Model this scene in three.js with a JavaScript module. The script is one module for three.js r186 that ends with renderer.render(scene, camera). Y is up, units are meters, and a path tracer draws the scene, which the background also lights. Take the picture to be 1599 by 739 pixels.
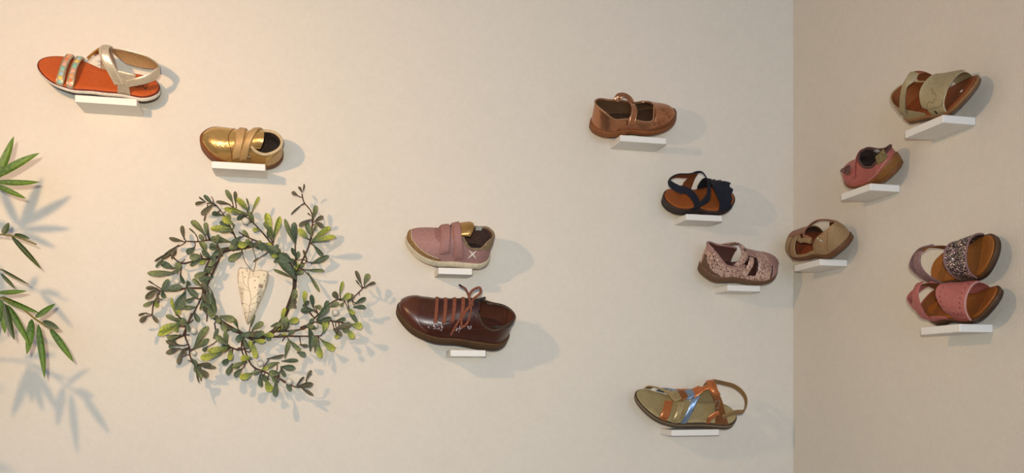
import * as THREE from 'three';
import { RoundedBoxGeometry } from 'three/addons/geometries/RoundedBoxGeometry.js';
import { FontLoader } from 'three/addons/loaders/FontLoader.js';
import { TextGeometry } from 'three/addons/geometries/TextGeometry.js';
import { mergeGeometries, toCreasedNormals } from 'three/addons/utils/BufferGeometryUtils.js';
import { RectAreaLightUniformsLib } from 'three/addons/lights/RectAreaLightUniformsLib.js';

// ------------------------------------------------------------------ camera, light, exposure
// Corner of the two walls: x = 0, z = 0. Back wall: plane z = 0, x < 0. Right wall: plane x = 0, z > 0.
RectAreaLightUniformsLib.init();
const scene = new THREE.Scene();
const camera = new THREE.PerspectiveCamera(2 * Math.atan(600 / 1330) * 180 / Math.PI, 1599 / 739, 0.05, 30);
camera.position.set(-0.8502, 1.4, 1.4);
camera.rotation.set(0, -13 * Math.PI / 180, 0);
camera.setViewOffset(1599, 1200, 0, 0, 1599, 739);          // the upper part of a level 4:3 picture
scene.add(camera);
scene.background = new THREE.Color(0.5, 0.64, 0.95);        // overcast sky outside the shop window

const WARM = new THREE.Color(1, 0.62, 0.3), COOL = new THREE.Color(0.42, 0.63, 0.95), WHITE = new THREE.Color(1, 0.94, 0.75);
const LAMP_AT = new THREE.Vector3(-1.24, 1.82, 0.6), LED_AT = new THREE.Vector3(-0.885, 1.45, 1.47);
const lampLight = new THREE.PointLight(WARM, 0.68);          // warm bulb left of the frame
lampLight.position.copy(LAMP_AT); lampLight.castShadow = true; lampLight.shadow.radius = 0.7;
const ledLight = new THREE.SpotLight(WHITE, 2.9, 0, 64 * Math.PI / 180, 1);   // small LED lamp beside the camera
ledLight.position.copy(LED_AT); ledLight.target.position.set(-0.84, 1.46, 0); ledLight.castShadow = true; ledLight.shadow.radius = 0.7;
const windowLight = new THREE.RectAreaLight(COOL, 3.2, 2.2, 1.5);   // daylight through the window in the rear wall
windowLight.position.set(-1.3, 1.55, 3.93); windowLight.lookAt(-1.3, 1.5, 0);
scene.add(lampLight, ledLight, ledLight.target, windowLight);

const renderer = new THREE.WebGLRenderer({ antialias: true });
renderer.toneMapping = THREE.LinearToneMapping;
renderer.toneMappingExposure = 1.14;
renderer.shadowMap.enabled = true;

// ------------------------------------------------------------------ small tools
let seed = 7;
const rnd = () => { seed = (seed * 1664525 + 1013904223) >>> 0; return seed / 4294967296; };
const rr = (a, b) => a + (b - a) * rnd();
const clamp = (x, a, b) => Math.min(b, Math.max(a, x));
const D2R = Math.PI / 180;
const V = (x, y, z) => new THREE.Vector3(x, y, z);
const usedNames = {};
function numbered(n) { const k = usedNames[n] = (usedNames[n] ?? -1) + 1; return k ? n + '_' + String(k).padStart(3, '0') : n; }
function tag(o, label, category, group) {
  o.userData = { label, category };
  if (group) o.userData.group = group;
  return o;
}
function shadowed(m) { m.castShadow = true; m.receiveShadow = true; return m; }
function struct(name, geo, mat, parent) {
  const m = shadowed(new THREE.Mesh(geo, mat));
  m.name = parent ? name : numbered(name);
  if (!parent) m.userData.kind = 'structure';
  (parent ?? scene).add(m);
  return m;
}
function thing(name, label, category, group) {
  const g = new THREE.Group(); g.name = numbered(name); tag(g, label, category, group); scene.add(g); return g;
}
function part(name, geo, mat, parent, label) {
  const m = shadowed(new THREE.Mesh(geo, mat)); m.name = name; if (label) m.userData.label = label; parent.add(m); return m;
}
// monotone cubic through [[t, v], ...]
function curve1(pts) {
  if (typeof pts === 'number') return () => pts;
  const n = pts.length, d = [], m = [];
  for (let i = 0; i < n - 1; i++) d.push((pts[i + 1][1] - pts[i][1]) / (pts[i + 1][0] - pts[i][0]));
  m.push(d[0]);
  for (let i = 1; i < n - 1; i++) m.push(d[i - 1] * d[i] <= 0 ? 0 : 2 * d[i - 1] * d[i] / (d[i - 1] + d[i]));
  m.push(d[n - 2]);
  return (t) => {
    if (t <= pts[0][0]) return pts[0][1];
    if (t >= pts[n - 1][0]) return pts[n - 1][1];
    let i = 0; while (t > pts[i + 1][0]) i++;
    const h = pts[i + 1][0] - pts[i][0], s = (t - pts[i][0]) / h, s2 = s * s, s3 = s2 * s;
    return (2 * s3 - 3 * s2 + 1) * pts[i][1] + (s3 - 2 * s2 + s) * h * m[i] + (-2 * s3 + 3 * s2) * pts[i + 1][1] + (s3 - s2) * h * m[i + 1];
  };
}
// smooth path through rows [a, b] at even parameter 0..1
function path2(rows) {
  const n = rows.length - 1, A = curve1(rows.map((r, i) => [i / n, r[0]])), B = curve1(rows.map((r, i) => [i / n, r[1]]));
  return (s) => [A(s), B(s)];
}
function gridIndex(idx, nu, nv, off, flip) {
  for (let i = 0; i < nu; i++) for (let j = 0; j < nv; j++) {
    const a = off + i * (nv + 1) + j, b = a + 1, c = a + nv + 1, d = c + 1;
    if (flip) idx.push(a, b, c, b, d, c); else idx.push(a, c, b, b, c, d);
  }
}
// closed thin solid: f(u, v, k) gives the point on the inner (k = 0) and outer (k = 1) face
function shell(f, nu, nv, tile = 4) {
  const pos = [], uv = [], idx = [], W = nv + 1, N = (nu + 1) * W;
  let lu = 0, lv = 0;
  for (let i = 0; i < nu; i++) lu += f(i / nu, 0.5, 1).distanceTo(f((i + 1) / nu, 0.5, 1));
  for (let j = 0; j < nv; j++) lv += f(0.5, j / nv, 1).distanceTo(f(0.5, (j + 1) / nv, 1));
  for (let k = 1; k >= 0; k--) for (let i = 0; i <= nu; i++) for (let j = 0; j <= nv; j++) {
    const p = f(i / nu, j / nv, k); pos.push(p.x, p.y, p.z); uv.push(i / nu * lu / tile, j / nv * lv / tile);
  }
  const e = 0.02, at = (u, v) => f(u, v, 1), du = at(0.5 + e, 0.5).sub(at(0.5 - e, 0.5)), dv = at(0.5, 0.5 + e).sub(at(0.5, 0.5 - e));
  const inside = du.cross(dv).dot(at(0.5, 0.5).sub(f(0.5, 0.5, 0))) < 0;
  gridIndex(idx, nu, nv, 0, inside); gridIndex(idx, nu, nv, N, !inside);
  const rim = [];
  for (let j = 0; j < nv; j++) rim.push([j, j + 1]);
  for (let i = 0; i < nu; i++) rim.push([i * W + nv, (i + 1) * W + nv]);
  for (let j = nv; j > 0; j--) rim.push([nu * W + j, nu * W + j - 1]);
  for (let i = nu; i > 0; i--) rim.push([i * W, (i - 1) * W]);
  for (const [a, b] of rim) if (inside) idx.push(a, b, a + N, b, b + N, a + N); else idx.push(a, a + N, b, b, a + N, b + N);
  return finish(pos, uv, idx);
}
function finish(pos, uv, idx) {
  const g = new THREE.BufferGeometry();
  g.setAttribute('position', new THREE.Float32BufferAttribute(pos, 3));
  g.setAttribute('uv', new THREE.Float32BufferAttribute(uv, 2));
  g.setIndex(idx);
  return toCreasedNormals(g, 0.9);
}
function tube(points, r, seg = 24, rad = 8, closed = false) {
  const c = new THREE.CatmullRomCurve3(points.map((p) => p.isVector3 ? p : V(...p)), closed, 'centripetal');
  const fr = c.computeFrenetFrames(seg, closed), pos = [], uv = [], idx = [], R = typeof r === 'function' ? r : () => r;
  const len = c.getLength();
  const ring = (p, N, B, q, u) => { for (let j = 0; j <= rad; j++) { const a = j / rad * 2 * Math.PI; const v = p.clone().addScaledVector(N, Math.cos(a) * q).addScaledVector(B, Math.sin(a) * q); pos.push(v.x, v.y, v.z); uv.push(u * len / 4, j / rad * 0.3); } };
  let rows = 0;
  if (!closed) { ring(c.getPointAt(0), fr.normals[0], fr.binormals[0], 0, 0); rows++; }
  for (let i = 0; i <= seg; i++) { ring(c.getPointAt(i / seg), fr.normals[i], fr.binormals[i], R(i / seg), i / seg); rows++; }
  if (!closed) { ring(c.getPointAt(1), fr.normals[seg], fr.binormals[seg], 0, 1); rows++; }
  gridIndex(idx, rows - 1, rad, 0, true);
  return finish(pos, uv, idx);
}
// flat band along a free path; out(s) hints which way its face looks
function ribbon(points, width, th, out, seg = 28, nv = 6) {
  const c = new THREE.CatmullRomCurve3(points.map((p) => V(...p)), false, 'centripetal'), Wd = typeof width === 'function' ? width : () => width;
  const O = typeof out === 'function' ? out : () => V(...out);
  return shell((u, v, k) => {
    const p = c.getPointAt(u), T = c.getTangentAt(u), N = O(u, p).clone(); N.addScaledVector(T, -N.dot(T)).normalize();
    const B = T.clone().cross(N);
    const round = 1 - Math.pow(Math.abs(2 * v - 1), 6);
    return p.clone().addScaledVector(B, (v - 0.5) * Wd(u)).addScaledVector(N, k ? th * (0.45 + 0.55 * round) : 0);
  }, seg, nv);
}

// ------------------------------------------------------------------ shoe making (centimetres; heel at t = 0, toe at t = 1 along +x, the side that faces out along +z)
function makeLast({ L, w, c = 0, H, lift = 0, n = 2.3, heel = 0.14, toe = 0.24, toeN = 2.2, toeH = 0.5, slant = 0, hs = 1, ws = 1 }) {
  const sc = (r, k) => (typeof r === 'number' ? r * k : r.map(([t, v]) => [t, v * k]));
  w = sc(w, ws); H = sc(H, hs);
  const fw = curve1(w), fc = curve1(c), fH = curve1(H), fl = curve1(lift);
  const cap = (t) => {
    let k = 1;
    if (t < heel) k *= Math.sqrt(Math.max(0, 1 - Math.pow((heel - t) / heel, 2)));
    if (t > 1 - toe) k *= Math.pow(Math.max(0, 1 - Math.pow((t - 1 + toe) / toe, toeN)), 1 / toeN);
    return k;
  };
  const raw = (t, s) => { t = clamp(t, 0, 1); return [L * (t - 0.5), fc(t) + s * fw(t) * cap(t)]; };
  const edge = (t, s, o) => {
    const p = raw(t, s);
    if (!o) return p;
    const e = 0.002, a = raw(t - e, s), b = raw(t + e, s);
    let nx = (b[1] - a[1]) * -s, nz = (b[0] - a[0]) * s; const l = Math.hypot(nx, nz) || 1;
    return [p[0] + nx / l * o, p[1] + nz / l * o];
  };
  const h = (t, o = 0) => { const k = t > 1 - toe ? Math.pow(cap(t) / Math.max(1e-6, t < heel ? cap(t) : 1), toeH) : 1; return fH(t) * k + o; };
  const P = (t, th, o = 0) => {
    const a = edge(t, 1, o), b = edge(t, -1, o), C = Math.cos(th * D2R), S = Math.abs(Math.sin(th * D2R));
    const q = Math.sign(C) * Math.pow(Math.abs(C), 2 / n), y = h(t, o) * Math.pow(S, 2 / n);
    return V((a[0] + b[0]) / 2 + (a[0] - b[0]) / 2 * q - slant * y * Math.max(0, 1 - t * 2.5), fl(t) + y, (a[1] + b[1]) / 2 + (a[1] - b[1]) / 2 * q);
  };
  const thetaAt = (t, y) => { const H0 = h(t); y *= hs; return y >= H0 ? 90 : Math.asin(Math.pow(Math.max(0, y) / H0, n / 2)) / D2R; };
  return { L, P, edge, h, lift: fl, thetaAt, cap };
}
const cosT = (s, t0 = 0, t1 = 1) => { const e = (x) => (1 - Math.cos(Math.PI * x)) / 2; return t0 + (t1 - t0) * e(s); };
// layer of a sole: rings [outset, y(t)] from bottom to top
function slab(last, rings, dish = 0, nt = 56) {
  const pos = [], uv = [], idx = [], M = rings.length, Q = 6;
  const ys = rings.map((r) => (typeof r[1] === 'function' ? r[1] : () => r[1]));
  let cols = 0;
  for (let i = 0; i <= nt; i++) {
    const t = cosT(i / nt), row = [];
    const E = (k, s) => last.edge(t, s, rings[k][0]);
    for (let k = 0; k < M; k++) { const e = E(k, 1); row.push([e[0], ys[k](t), e[1]]); }
    const a = E(M - 1, 1), b = E(M - 1, -1), y = ys[M - 1](t);
    for (let q = 1; q < Q; q++) { const s = q / Q; row.push([a[0] + (b[0] - a[0]) * s, y - dish * Math.sin(Math.PI * s) * last.cap(t), a[1] + (b[1] - a[1]) * s]); }
    for (let k = M - 1; k >= 0; k--) { const e = E(k, -1); row.push([e[0], ys[k](t), e[1]]); }
    const a0 = E(0, -1), b0 = E(0, 1), y0 = ys[0](t);
    for (let q = 1; q < 3; q++) { const s = q / 3; row.push([a0[0] + (b0[0] - a0[0]) * s, y0, a0[1] + (b0[1] - a0[1]) * s]); }
    row.push(row[0]); cols = row.length;
    for (const p of row) { pos.push(...p); uv.push((p[0] + 20) / 4, (p[2] + 20 + (p[1]) * 0.5) / 4); }
  }
  gridIndex(idx, nt, cols - 1, 0, false);
  return finish(pos, uv, idx);
}
// patch of the last between two edges A(s), B(s) given as rows [t, angle]
function patch(last, A, B, { o = 0.05, th = 0.18, nu = 26, nv = 10, puff = 0 } = {}) {
  const a = path2(A), b = path2(B);
  return shell((u, v, k) => {
    const p = a(u), q = b(u), ru = 1 - Math.pow(Math.abs(2 * u - 1), 14), rv = 1 - Math.pow(Math.abs(2 * v - 1), 7);
    return last.P(p[0] + (q[0] - p[0]) * v, p[1] + (q[1] - p[1]) * v, k ? o + th * (0.35 + 0.65 * Math.min(ru, rv)) + puff * Math.sin(Math.PI * v) : o);
  }, nu, nv);
}
// both sides of a closed upper, from the sole to the topline heights topN (near side) and topF (far side)
function upper(last, topN, { topF = topN, t0 = 0, t1 = 1, o = 0, th = 0.16, low = 0, nt = 48, nv = 14 } = {}) {
  const fn = curve1(topN), ff = curve1(topF), fl = curve1(low);
  const side = (s) => shell((u, v, k) => {
    const t = cosT(u, t0, t1), top = last.thetaAt(t, (s > 0 ? fn : ff)(t)), lo = last.thetaAt(t, fl(t)), a = lo + (top - lo) * v;
    return last.P(t, s > 0 ? a : 180 - a, k ? o : o - th);
  }, nt, nv);
  return mergeGeometries([side(1), side(-1)]);
}
function turnFaces(g) {                            // after mirroring: other winding, same normals
  const p = g.attributes.position, n = g.attributes.normal, u = g.attributes.uv;
  for (let i = 0; i < p.count; i += 3) for (const [a, k] of [[p, 3], [n, 3], [u, 2]]) for (let c = 0; c < k; c++) {
    const x = a.array[i * k + k + c]; a.array[i * k + k + c] = a.array[i * k + 2 * k + c]; a.array[i * k + 2 * k + c] = x;
  }
  return g;
}
// topline as points, near side from t1 back to the heel, far side forward again
function topline(last, topN, topF, t1N, t1F, o = 0, k = 22) {
  const fn = curve1(topN), ff = curve1(topF), pts = [];
  for (let i = 0; i <= k; i++) { const t = cosT(0.5 + i / k / 2, -t1N, t1N); const tt = t1N * (1 - Math.sin(i / k * Math.PI / 2)); pts.push(last.P(tt, last.thetaAt(tt, fn(tt)), o)); }
  for (let i = 1; i <= k; i++) { const tt = t1F * (1 - Math.cos(i / k * Math.PI / 2)); pts.push(last.P(tt, 180 - last.thetaAt(tt, ff(tt)), o)); }
  return pts;
}
// band around the heel between heights lo(t) and hi(t), reaching tN on the near side and tF on the far side
function heelBand(last, tN, tF, lo, hi, { o = 0.1, th = 0.2, nu = 44, nv = 8 } = {}) {
  const fl = curve1(lo), fh = curve1(hi);
  return shell((u, v, k) => {
    const s = u * 2 - 1, near = s < 0, t = near ? tN * (1 - Math.cos(-s * Math.PI / 2)) : tF * (1 - Math.cos(s * Math.PI / 2));
    const key = near ? -t : t, y0 = fl(key), y1 = fh(key), y = y0 + (y1 - y0) * v, a = last.thetaAt(t, y);
    const rv = 1 - Math.pow(Math.abs(2 * v - 1), 7);
    return last.P(t, near ? a : 180 - a, k ? o + th * (0.35 + 0.65 * rv) : o);
  }, nu, nv);
}
function dots(last, list, r, o, h = 0.12) {       // small studs on the surface
  return list.map(([t, a]) => {
    const p = last.P(t, a, o), q = last.P(t, a, o + 0.3), g = new THREE.SphereGeometry(r, 10, 6);
    const n = q.sub(p).normalize();
    g.scale(1, h / r, 1).applyQuaternion(new THREE.Quaternion().setFromUnitVectors(V(0, 1, 0), n)).translate(p.x, p.y, p.z);
    return g;
  });
}
const merged = (list) => mergeGeometries(list.map((g) => (g.index ? g.toNonIndexed() : g)));

class Shoe {
  constructor(name, label, category, dir) {
    this.root = thing(name, label, category, undefined); this.dir = dir;
  }
  add(name, geo, mat, parent = this.root, label) {
    const g = (geo.index ? geo.toNonIndexed() : geo.clone()).scale(0.01 * this.dir, 0.01, 0.01);
    if (this.dir < 0) turnFaces(g);
    return part(name, g, mat, parent, label);
  }
  // wall: 'back' or 'right'; s: place along the wall; roll tips the top towards the room, tilt turns the shoe in the wall's plane, yaw swings the toe
  seat(wall, s, shelf, roll, tilt, yaw = 0, { dy = 0, dz = 0.0015 } = {}) {
    const m = new THREE.Matrix4().makeRotationZ(tilt * D2R).multiply(new THREE.Matrix4().makeRotationX(roll * D2R)).multiply(new THREE.Matrix4().makeRotationY(yaw * D2R));
    let zmin = 1e9, ymin = 1e9; const v = V(0, 0, 0), all = [];
    this.root.traverse((o) => { if (o.isMesh) { const p = o.geometry.attributes.position; for (let i = 0; i < p.count; i++) { v.fromBufferAttribute(p, i).applyMatrix4(m); all.push([v.x, v.y, v.z]); zmin = Math.min(zmin, v.z); } } });
    const z = dz - zmin, x0 = shelf.s - shelf.w / 2 - s, x1 = shelf.s + shelf.w / 2 - s;
    for (const p of all) if (p[0] > x0 && p[0] < x1 && p[2] + z < shelf.d + 0.012) ymin = Math.min(ymin, p[1]);
    if (ymin > 1e8) for (const p of all) ymin = Math.min(ymin, p[1]);
    const y = shelf.top - ymin + 0.0004 + dy, q = new THREE.Quaternion().setFromRotationMatrix(m);
    if (wall === 'back') { this.root.position.set(s, y, z); this.root.quaternion.copy(q); }
    else { this.root.position.set(-z, y, s); this.root.quaternion.setFromAxisAngle(V(0, 1, 0), -Math.PI / 2).multiply(q); }
    return this;
  }
}

// ------------------------------------------------------------------ materials
function tex(n, fill, srgb = false, rep = 1) {
  const d = new Uint8Array(n * n * 4);
  for (let y = 0; y < n; y++) for (let x = 0; x < n; x++) { const c = fill(x / n, y / n, x, y), i = (y * n + x) * 4; d[i] = clamp(c[0], 0, 255); d[i + 1] = clamp(c[1], 0, 255); d[i + 2] = clamp(c[2], 0, 255); d[i + 3] = 255; }
  const t = new THREE.DataTexture(d, n, n); t.wrapS = t.wrapT = THREE.RepeatWrapping; t.magFilter = THREE.LinearFilter; t.minFilter = THREE.LinearMipmapLinearFilter; t.generateMipmaps = true;
  if (srgb) t.colorSpace = THREE.SRGBColorSpace;
  t.repeat.set(rep, rep); t.needsUpdate = true; return t;
}
function lattice(n) { const a = new Float32Array(n * n); for (let i = 0; i < n * n; i++) a[i] = rnd(); return a; }
function tileNoise(cells) {
  const a = lattice(cells), S = (x) => x * x * (3 - 2 * x);
  return (u, v) => { const x = u * cells, y = v * cells, i = Math.floor(x), j = Math.floor(y), fx = S(x - i), fy = S(y - j), g = (p, q) => a[((q + cells) % cells) * cells + ((p + cells) % cells)]; return (g(i, j) * (1 - fx) + g(i + 1, j) * fx) * (1 - fy) + (g(i, j + 1) * (1 - fx) + g(i + 1, j + 1) * fx) * fy; };
}
function cells(k) {                                        // tiling cell pattern: [distance to nearest seed 0..1, id]
  const sx = lattice(k), sy = lattice(k), id = lattice(k);
  return (u, v) => {
    const x = u * k, y = v * k, i = Math.floor(x), j = Math.floor(y); let best = 9, second = 9, which = 0;
    for (let q = -1; q <= 1; q++) for (let p = -1; p <= 1; p++) { const c = ((j + q + k) % k) * k + ((i + p + k) % k), d = Math.hypot(i + p + sx[c] - x, j + q + sy[c] - y); if (d < best) { second = best; best = d; which = id[c]; } else if (d < second) second = d; }
    return [best, which, second - best];
  };
}
const nA = tileNoise(12), nB = tileNoise(40), nC = tileNoise(96), cl = cells(26), clBig = cells(15), clGlit = cells(30);
const leatherBump = tex(256, (u, v) => { const e = cl(u, v); const h = 130 + 90 * Math.min(1, e[2] * 2.2) + 40 * (nC(u, v) - 0.5) - 40; return [h, h, h]; });
const grainTone = tex(256, (u, v) => { const k = 232 + 16 * (nA(u, v) - 0.5) + 14 * (nB(u, v) - 0.5) + 14 * (nC(u, v) - 0.5); return [k, k, k]; }, true);
const suedeTone = tex(256, (u, v) => { const k = 216 + 44 * (nA(u, v) - 0.5) + 40 * (nB(u, v) - 0.5) + 50 * (nC(u, v) - 0.5); return [k, k, k]; }, true);
const fuzzBump = tex(256, (u, v) => { const h = 128 + 150 * (nC(u, v) - 0.5) + 60 * (nB(u, v) - 0.5); return [h, h, h]; });
const crumple = tex(256, (u, v) => { const h = 128 + 130 * (nA(u, v) - 0.5) + 90 * (nB(u, v) - 0.5); return [h, h, h]; });
const glitTone = tex(512, (u, v) => { const e = clGlit(u, v), r = e[1]; const k = r < 0.35 ? 40 + 120 * r : r < 0.8 ? 120 + 110 * (r - 0.35) : 250; const t = (r * 37) % 1; return [k, k * (0.9 + 0.1 * t), k * (0.9 + 0.12 * (1 - t))]; }, true);
const glitNorm = tex(512, (u, v) => { const e = clGlit(u, v), a = e[1] * 97 % 1 * 6.283, m = 0.2 + 0.45 * ((e[1] * 53) % 1); return [128 + 127 * m * Math.cos(a), 128 + 127 * m * Math.sin(a), 128 + 127 * Math.sqrt(1 - m * m)]; });
const foilSpots = tex(512, (u, v) => { const e = clBig(u, v), q = (nB(u, v) - 0.5) * 0.3; const s = e[0] + q < 0.33 ? 1 : 0; return s ? (e[1] < 0.45 ? [96, 80, 76] : [236, 226, 218]) : [212, 186, 174]; }, true);
const foilRough = tex(512, (u, v) => { const e = clBig(u, v); return e[2] < 0.14 ? [40, 70, 220] : [40, 150, 80]; });
function leather(hex, { rough = 0.55, metal = 0, bump = 0.0004, coat = 0, map = grainTone, bumpMap = leatherBump, sheen = 0 } = {}) {
  const m = new THREE.MeshPhysicalMaterial({ color: hex, roughness: rough, metalness: metal, map, bumpMap, bumpScale: bump, clearcoat: coat, clearcoatRoughness: 0.25 });
  if (sheen) { m.sheen = sheen; m.sheenColor = new THREE.Color(hex); m.sheenRoughness = 0.6; }
  return m;
}
const suede = (hex) => leather(hex, { rough: 0.92, map: suedeTone, bumpMap: fuzzBump, bump: 0.0004 });
const rubber = (hex, rough = 0.6) => leather(hex, { rough, bump: 0.0002, bumpMap: fuzzBump });
const foil = (hex, rough = 0.34, metal = 0.75) => leather(hex, { rough, metal, bumpMap: crumple, bump: 0.00025 });
const textile = (hex) => leather(hex, { rough: 0.95, map: suedeTone, bumpMap: fuzzBump, bump: 0.0003 });
const plain = (hex, rough = 0.6, metal = 0) => new THREE.MeshStandardMaterial({ color: hex, roughness: rough, metalness: metal });
const M = {
  dark: plain('#2a1d18', 0.9), steel: plain('#b9b5ad', 0.3, 1), thread: plain('#e5d9c4', 0.9), tagWhite: plain('#e6e4de', 0.6),
};

// ------------------------------------------------------------------ the room
const plaster = tex(512, (u, v) => { const h = 128 + 60 * (nC(u, v) - 0.5) + 70 * (nC((u * 3) % 1, (v * 3) % 1) - 0.5) + 40 * (nB(u, v) - 0.5); return [h, h, h]; });
const wallTone = tex(512, (u, v) => { const k = 250 + 1.5 * (nA(u, v) - 0.5) + 3 * (nB(u, v) - 0.5) + 6 * (nC((u * 3) % 1, (v * 3) % 1) - 0.5); return [k, k, k]; }, true);
const wallMat = new THREE.MeshStandardMaterial({ color: '#ded6ca', roughness: 0.93, map: wallTone, bumpMap: plaster, bumpScale: 0.0004 });
function box(x0, x1, y0, y1, z0, z1, tile = 0.25) {
  const g = new THREE.BoxGeometry(x1 - x0, y1 - y0, z1 - z0), p = g.attributes.position, n = g.attributes.normal, u = g.attributes.uv;
  for (let i = 0; i < p.count; i++) {
    const X = Math.abs(n.getX(i)) > 0.5, Y = Math.abs(n.getY(i)) > 0.5;
    u.setXY(i, (X ? p.getZ(i) : p.getX(i)) / tile, (Y ? p.getZ(i) : p.getY(i)) / tile);
  }
  return g.translate((x0 + x1) / 2, (y0 + y1) / 2, (z0 + z1) / 2);
}
const otherWall = new THREE.MeshStandardMaterial({ color: '#7d8084', roughness: 0.9 });   // the shop behind the viewer: grey walls, dark wood floor
const ROOM = { x0: -3, z1: 4, h: 2.6, t: 0.15 };
struct('wall_back', box(ROOM.x0 - 0.15, 0.15, 0, ROOM.h, -0.15, 0), wallMat);
struct('wall_right', box(0, 0.15, 0, ROOM.h, 0, ROOM.z1), wallMat);
struct('wall_left', box(ROOM.x0 - 0.15, ROOM.x0, 0, ROOM.h, 0, ROOM.z1), otherWall);
const win = { x0: -2.4, x1: -0.2, y0: 0.8, y1: 2.3 };
struct('wall_rear', mergeGeometries([
  box(ROOM.x0 - 0.15, win.x0, 0, ROOM.h, ROOM.z1, ROOM.z1 + 0.15), box(win.x1, 0.15, 0, ROOM.h, ROOM.z1, ROOM.z1 + 0.15),
  box(win.x0, win.x1, 0, win.y0, ROOM.z1, ROOM.z1 + 0.15), box(win.x0, win.x1, win.y1, ROOM.h, ROOM.z1, ROOM.z1 + 0.15)]), otherWall);
struct('ceiling', box(ROOM.x0 - 0.15, 0.15, ROOM.h, ROOM.h + 0.15, -0.15, ROOM.z1 + 0.15), plain('#b9bcc0', 0.9));
struct('floor', box(ROOM.x0 - 0.15, 0.15, -0.15, 0, -0.15, ROOM.z1 + 0.15), new THREE.MeshStandardMaterial({ color: '#4c4037', roughness: 0.6, map: grainTone }));
const w1 = new THREE.Group(); w1.name = 'window_1'; w1.userData.kind = 'structure'; scene.add(w1);
const frameMat = plain('#e9e7e2', 0.4);
for (const [a, b, c, d] of [[win.x0, win.x1, win.y0, win.y0 + 0.06], [win.x0, win.x1, win.y1 - 0.06, win.y1], [win.x0, win.x0 + 0.06, win.y0 + 0.06, win.y1 - 0.06], [win.x1 - 0.06, win.x1, win.y0 + 0.06, win.y1 - 0.06], [-1.33, -1.27, win.y0 + 0.06, win.y1 - 0.06]])
  struct('window_frame', box(a, b, c, d, ROOM.z1 + 0.03, ROOM.z1 + 0.09), frameMat, w1);
for (const [a, b] of [[win.x0 + 0.06, -1.33], [-1.27, win.x1 - 0.06]])
  struct('window_pane', box(a, b, win.y0 + 0.06, win.y1 - 0.06, ROOM.z1 + 0.055, ROOM.z1 + 0.062), new THREE.MeshPhysicalMaterial({ color: '#ffffff', transmission: 1, roughness: 0, thickness: 0 }), w1);

// the two lamps (outside the frame)
{
  const l = thing('floor_lamp', 'warm white bulb lamp on a slim brass floor stand beside the bamboo', 'lamp');
  l.position.set(LAMP_AT.x, 0, LAMP_AT.z);
  const brass = plain('#9a7b45', 0.35, 1), h = LAMP_AT.y;
  part('base', new THREE.CylinderGeometry(0.12, 0.13, 0.025, 40).translate(0, 0.0125, 0), brass, l);
  part('pole', new THREE.CylinderGeometry(0.008, 0.008, h - 0.1, 16).translate(0, (h - 0.1) / 2 + 0.02, 0), brass, l);
  part('socket', new THREE.CylinderGeometry(0.016, 0.018, 0.05, 24).translate(0, h - 0.06, 0), brass, l);
  part('bulb', new THREE.SphereGeometry(0.034, 24, 16).translate(0, h, 0), new THREE.MeshStandardMaterial({ color: '#fff2dc', emissive: WARM, emissiveIntensity: 5, roughness: 0.4 }), l);
  const k = thing('led_lamp', 'small round white lamp on a black tripod pole behind the viewer', 'lamp');
  k.position.set(LED_AT.x, 0, LED_AT.z + 0.02);
  const black = plain('#1c1c1e', 0.5);
  part('pole', new THREE.CylinderGeometry(0.007, 0.009, LED_AT.y - 0.05, 14).translate(0, (LED_AT.y - 0.05) / 2, 0.02), black, k);
  for (let i = 0; i < 3; i++) { const a = i * 2.094; part('leg', tube([[0, 0.3, 0.02], [Math.sin(a) * 0.1, 0.15, 0.02 + Math.cos(a) * 0.1], [Math.sin(a) * 0.2, 0.008, 0.02 + Math.cos(a) * 0.2]], 0.007, 8, 8), black, k); }
  part('housing', new THREE.CylinderGeometry(0.03, 0.03, 0.02, 28).rotateX(Math.PI / 2).translate(0, LED_AT.y, 0.02), black, k);
  part('diffuser', new THREE.CylinderGeometry(0.018, 0.018, 0.004, 28).rotateX(Math.PI / 2).translate(0, LED_AT.y, 0.009), new THREE.MeshStandardMaterial({ color: '#ffffff', emissive: WHITE, emissiveIntensity: 8 }), k);
}

// ------------------------------------------------------------------ the shelves
const acrylic = new THREE.MeshPhysicalMaterial({ color: '#e6e3de', roughness: 0.55 });
const SH = {};
function shelf(key, wall, s, top, w, label, tilt = 0, d = 0.05) {
  const g = new RoundedBoxGeometry(w, 0.0105, d, 3, 0.0012).translate(0, -0.00525, d / 2 + 0.0006);
  const m = shadowed(new THREE.Mesh(g, acrylic)); m.name = numbered('wall_shelf'); tag(m, label, 'shelf', 'small white shoe shelves'); scene.add(m);
  if (wall === 'back') { m.position.set(s, top, 0); m.rotation.z = tilt * D2R; } else { m.position.set(0, top, s); m.rotation.y = -Math.PI / 2; }
  SH[key] = { s, top, w, d: d + 0.0006 };
}
shelf('A', 'back', -1.149, 1.821, 0.084, 'small white shelf block under the orange sandal with silver straps');
shelf('B', 'back', -0.9635, 1.7355, 0.078, 'small white shelf block under the gold two-strap baby shoe');
shelf('C', 'back', -0.6315, 1.586, 0.055, 'small white shelf block under the dusty pink two-strap sneaker');
shelf('D', 'back', -0.6107, 1.4547, 0.0575, 'small white shelf block under the dark maroon lace-up shoe');
shelf('E', 'back', -0.311, 1.8177, 0.083, 'small white shelf block under the rose-gold single-strap shoe');
shelf('F', 'back', -0.2, 1.6907, 0.067, 'small white shelf block under the navy crossed-strap sandal');
shelf('G', 'back', -0.1253, 1.5715, 0.062, 'small white shelf block under the silver-spotted pink sandal just left of the corner');
shelf('H', 'back', -0.2163, 1.322, 0.088, 'small white shelf block under the long strappy sandal, lowest of all shelves');
shelf('I', 'right', 0.405, 1.7526, 0.074, 'small white shelf block under the beige sandal, highest on the right wall');
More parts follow.
